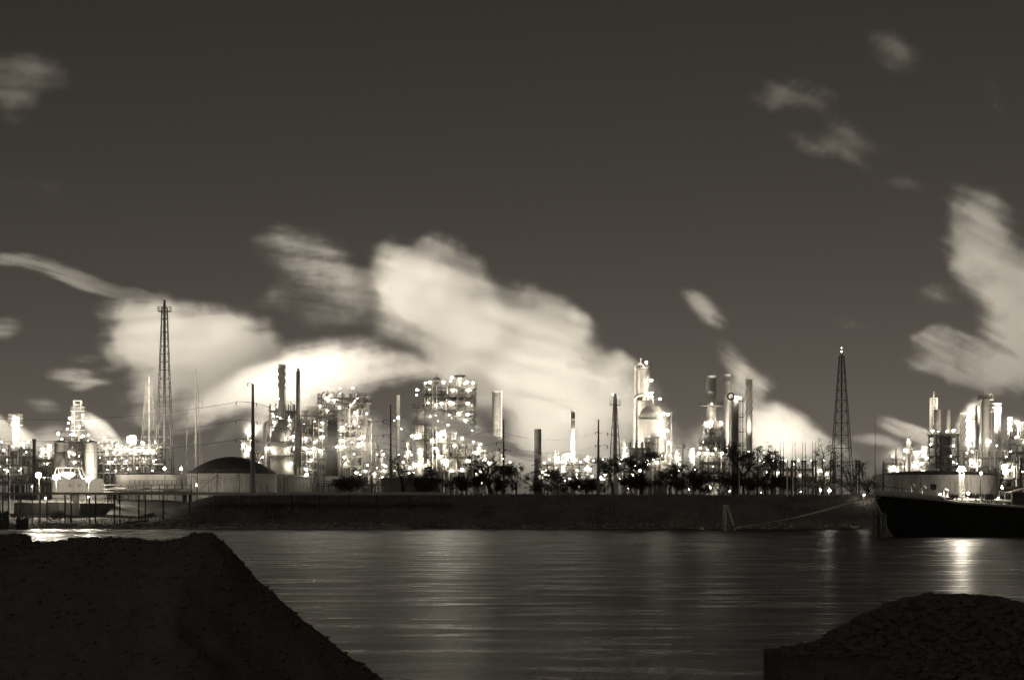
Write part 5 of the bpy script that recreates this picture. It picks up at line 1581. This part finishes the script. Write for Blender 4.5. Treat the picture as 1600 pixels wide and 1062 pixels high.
# B: the bright arc blown left from the biggest frame
steam('bright arching plume blown left from the biggest frame', 790, [
    (700, 580, 34, 12, 12, 1.0), (655, 572, 50, 20, 6, 1.1), (600, 574, 60, 28, -4, 1.1), (545, 582, 60, 36, -10, 1.1), (490, 590, 65, 48, -10, 1.1), (430, 605, 70, 44, -14, 1.0), (370, 620, 70, 36, -18, .9), (320, 640, 60, 24, -20, .7), (500, 555, 60, 30, 0, .8), (570, 545, 50, 24, 5, .7), (440, 640, 50, 24, -22, .7), (480, 650, 60, 30, -14, .8), (390, 660, 60, 14, -24, .6), (290, 660, 60, 14, -22, .55), (350, 690, 40, 9, -26, .4), (530, 610, 60, 30, -14, .8)],
    .15, 14, -10, 1.1, (50, 3.2), 4, .3, .8, .55, 2)
# C: left mass
steam('broad wind-torn steam bank behind the left flare tower', 825, [
    (365, 535, 70, 50, 10, 1.0), (310, 520, 70, 48, 5, 1.0), (250, 525, 70, 52, 0, .95), (215, 505, 55, 36, 10, .8), (205, 545, 50, 26, 0, .7), (255, 585, 60, 50, 0, .85), (310, 575, 60, 40, 0, .9), (380, 585, 60, 40, -10, 1.0), (235, 620, 44, 26, -10, .6), (345, 600, 70, 30, -15, .8), (190, 570, 50, 10, -8, .5), (400, 560, 50, 40, 0, .9), (280, 640, 60, 18, -16, .5), (180, 490, 40, 16, 10, .5), (395, 600, 60, 40, -10, 1.0), (340, 560, 60, 50, 0, .9), (230, 650, 50, 16, -20, .5), (300, 610, 60, 24, -14, .7)],
    .19, 20, -6, 1.2, (44, 3.6), 7, .24, .8, .65, 3)
# D: flare trail
steam('thin plume streaming left off the tall left flare tower', 724, [
    (253, 471, 10, 4, 14, 2.5), (240, 467, 22, 6, 14, 2.2), (220, 461, 32, 8, 14, 1.5), (185, 456, 45, 12, 12, .9), (140, 444, 50, 13, 16, .85), (95, 425, 50, 14, 14, .75), (45, 408, 50, 13, 8, .7), (10, 406, 40, 11, 0, .55)],
    .15, 5, 16, .55, (24, 1.3), 1.2, .25, .8, .8, 4, wk=2.0)
# E: upper wisps
steam('faint torn wisps high above the tall heater chimneys', 835, [
    (470, 395, 75, 42, 8, .8), (440, 370, 40, 26, 0, .55), (520, 430, 70, 36, 20, .7), (450, 460, 60, 26, -20, .6), (540, 480, 70, 34, 0, .7), (570, 450, 50, 36, 10, .6), (500, 490, 60, 30, -10, .5)],
    .065, 14, 8, 1.4, (40, 3.5), 5, .28, .9, .85, 5)
# F: wedge in front of the biggest frame
steam('thin wedge of steam crossing in front of the biggest frame', 690, [
    (842, 713, 14, 4, 8, 1.0), (815, 708, 26, 7, 10, 1.0), (780, 697, 34, 14, 16, 1.0), (745, 683, 36, 18, 18, .85), (710, 670, 36, 22, 18, .65), (680, 655, 34, 20, 14, .45)],
    .4, 4, 20, .5, (24, 2.0), .8, .22, .9, .5, 6, wk=2.2)
# G: low steam inside the plant
steam('low steam drifting round the dark banded tower', 772, [
    (590, 690, 22, 50, -18, .8), (600, 725, 40, 34, 0, .9), (632, 700, 20, 50, -20, .8), (640, 735, 40, 26, 0, .8), (560, 735, 44, 22, 0, .8), (520, 744, 40, 12, 0, .8), (555, 690, 20, 30, 10, .5), (490, 665, 30, 40, 0, .5)],
    .18, 7, -60, .8, (20, 3), 2, .22, .85, .65, 7, wk=1.7)
# H: right wedge
steam('bright wedge of steam streaming left over the substation', 800, [
    (1288, 688, 24, 14, 34, .9), (1255, 672, 36, 22, 30, 1.0), (1220, 662, 40, 30, 20, 1.0), (1185, 655, 40, 36, 30, .9), (1240, 705, 60, 40, 0, 1.0), (1190, 700, 40, 40, 0, .9), (1295, 725, 44, 36, 0, .9), (1160, 640, 24, 50, 0, .6), (1150, 600, 24, 30, 30, .4), (1130, 680, 34, 40, 0, .5), (1215, 690, 60, 40, 20, .9), (1180, 610, 18, 34, 30, .6), (1265, 715, 50, 34, 10, .9), (1330, 735, 34, 22, 0, .6)],
    .15, 12, 32, .9, (30, 2.8), 3, .26, .8, .6, 8)
steam('small shred of steam above the ring-walked chimney', 800, [(1105, 485, 38, 20, 38, .8), (1085, 470, 26, 10, 38, .6), (1155, 573, 40, 16, 30, .7), (1175, 590, 40, 16, 25, .5), (1140, 545, 34, 14, 35, .4), (1195, 600, 24, 12, 20, .35)],
    .08, 6, 36, .9, (18, 2.2), 2, .28, .95, .7, 9, wk=1.6)
# I: right cloud
steam('large torn steam cloud over the right-hand plant', 835, [
    (1530, 340, 60, 44, 40, .85), (1510, 390, 46, 34, 40, .7), (1560, 420, 70, 60, 50, .95), (1600, 480, 70, 70, 40, 1.0), (1590, 560, 60, 60, 0, 1.0), (1500, 540, 60, 30, 10, .85), (1470, 570, 50, 24, 15, .8), (1540, 585, 60, 30, 0, .95), (1640, 540, 60, 80, 0, 1), (1465, 530, 40, 16, 10, .5), (1470, 460, 34, 14, 10, .4), (1445, 520, 24, 10, 0, .3)],
    .13, 16, 26, 1.2, (30, 3.4), 7, .26, .85, .75, 10, wk=1.15)
steam('streaked steam blown left from the boiler house', 770, [(1440, 680, 34, 14, 24, .9), (1405, 670, 40, 14, 20, .8), (1385, 690, 40, 12, 14, .6), (1355, 685, 36, 10, 5, .4), (1470, 700, 34, 20, 20, .6), (1510, 680, 20, 44, 10, .7), (1520, 650, 16, 30, 20, .5), (1515, 710, 30, 34, 0, .8), (1440, 725, 40, 16, 0, .7)],
    .13, 5, 20, .7, (18, 2.0), 1.5, .25, .9, .7, 11, wk=1.9)
steam('fan of steam behind the plain silo', 752, [(178, 690, 16, 12, 42, 1.0), (160, 674, 28, 16, 42, .9), (140, 662, 26, 14, 40, .7), (160, 690, 30, 14, 10, .7)], .16, 4, 40, .55, (20, 2), 1, .22, .9, .5, 12, wk=1.8)
steam('fan of steam at the left edge beside the short black chimney', 752, [(60, 708, 16, 14, 42, .9), (40, 690, 30, 18, 40, .9), (15, 675, 34, 18, 35, .8), (30, 705, 44, 16, 10, .8), (-10, 665, 40, 20, 30, .7)], .15, 5, 38, .6, (20, 2), 1.2, .22, .9, .5, 13, wk=1.8)
steam('pale puffs drifting over the left silos', 800, [(115, 590, 44, 18, 6, .8), (140, 603, 40, 9, -8, .6), (66, 632, 30, 12, 6, .8), (80, 668, 24, 10, 0, .8), (145, 560, 40, 8, 0, .3), (5, 512, 30, 18, 0, .6)], .11, 6, 4, .8, (20, 2.0), 2, .28, .95, .7, 14, wk=1.7)
steam('dim shreds of steam high in the right sky', 860, [(1395, 85, 50, 34, 50, .8), (1250, 145, 62, 22, 14, .85), (1210, 160, 50, 16, 14, .6), (1300, 225, 80, 22, 10, .7), (1320, 205, 50, 16, 30, .5), (1415, 288, 36, 12, 12, .6), (1560, 160, 50, 14, 55, .4), (1330, 508, 34, 12, 10, .4), (1470, 465, 40, 20, 5, .4), (1330, 250, 60, 10, 35, .4)],
    .042, 10, 24, 2.0, (34, 3.6), 5, .28, .95, .9, 15, wk=1.2)
steam('dim cloud shred high in the left sky', 860, [(45, 115, 70, 36, 4, .9), (20, 165, 40, 26, 10, .8), (60, 290, 90, 30, 10, .25), (0, 130, 60, 50, 0, .6)], .036, 10, 6, 2.0, (30, 4), 5, .28, .95, .8, 16)

# thin vapour hanging between the towers
for lbl, bl, sd in (('thin glowing vapour hanging among the heater and cracker units', ((480, 700, 70, 45), (430, 690, 50, 50), (560, 700, 60, 50), (700, 690, 60, 60), (620, 725, 80, 30)), 21),
                    ('thin glowing vapour hanging round the domed reactor and furnace block', ((900, 735, 90, 25), (1010, 700, 50, 50), (1110, 700, 50, 50)), 22),
                    ('thin glowing vapour hanging over the silos and left racks', ((120, 710, 90, 40), (220, 715, 60, 30), (20, 715, 50, 40)), 23),
                    ('thin glowing vapour hanging over the boiler house yard', ((1480, 715, 90, 36), (1560, 700, 60, 45), (1400, 725, 50, 20)), 24)):
    steam(lbl, 748, [b_ + (0, 1.0) for b_ in bl], 0.02, 34, 20, 1.8, (26, 8), 5, .1, .8, .6, sd, 1.6)
for o in bpy.data.objects:
    if 'org' in o: del o['org']
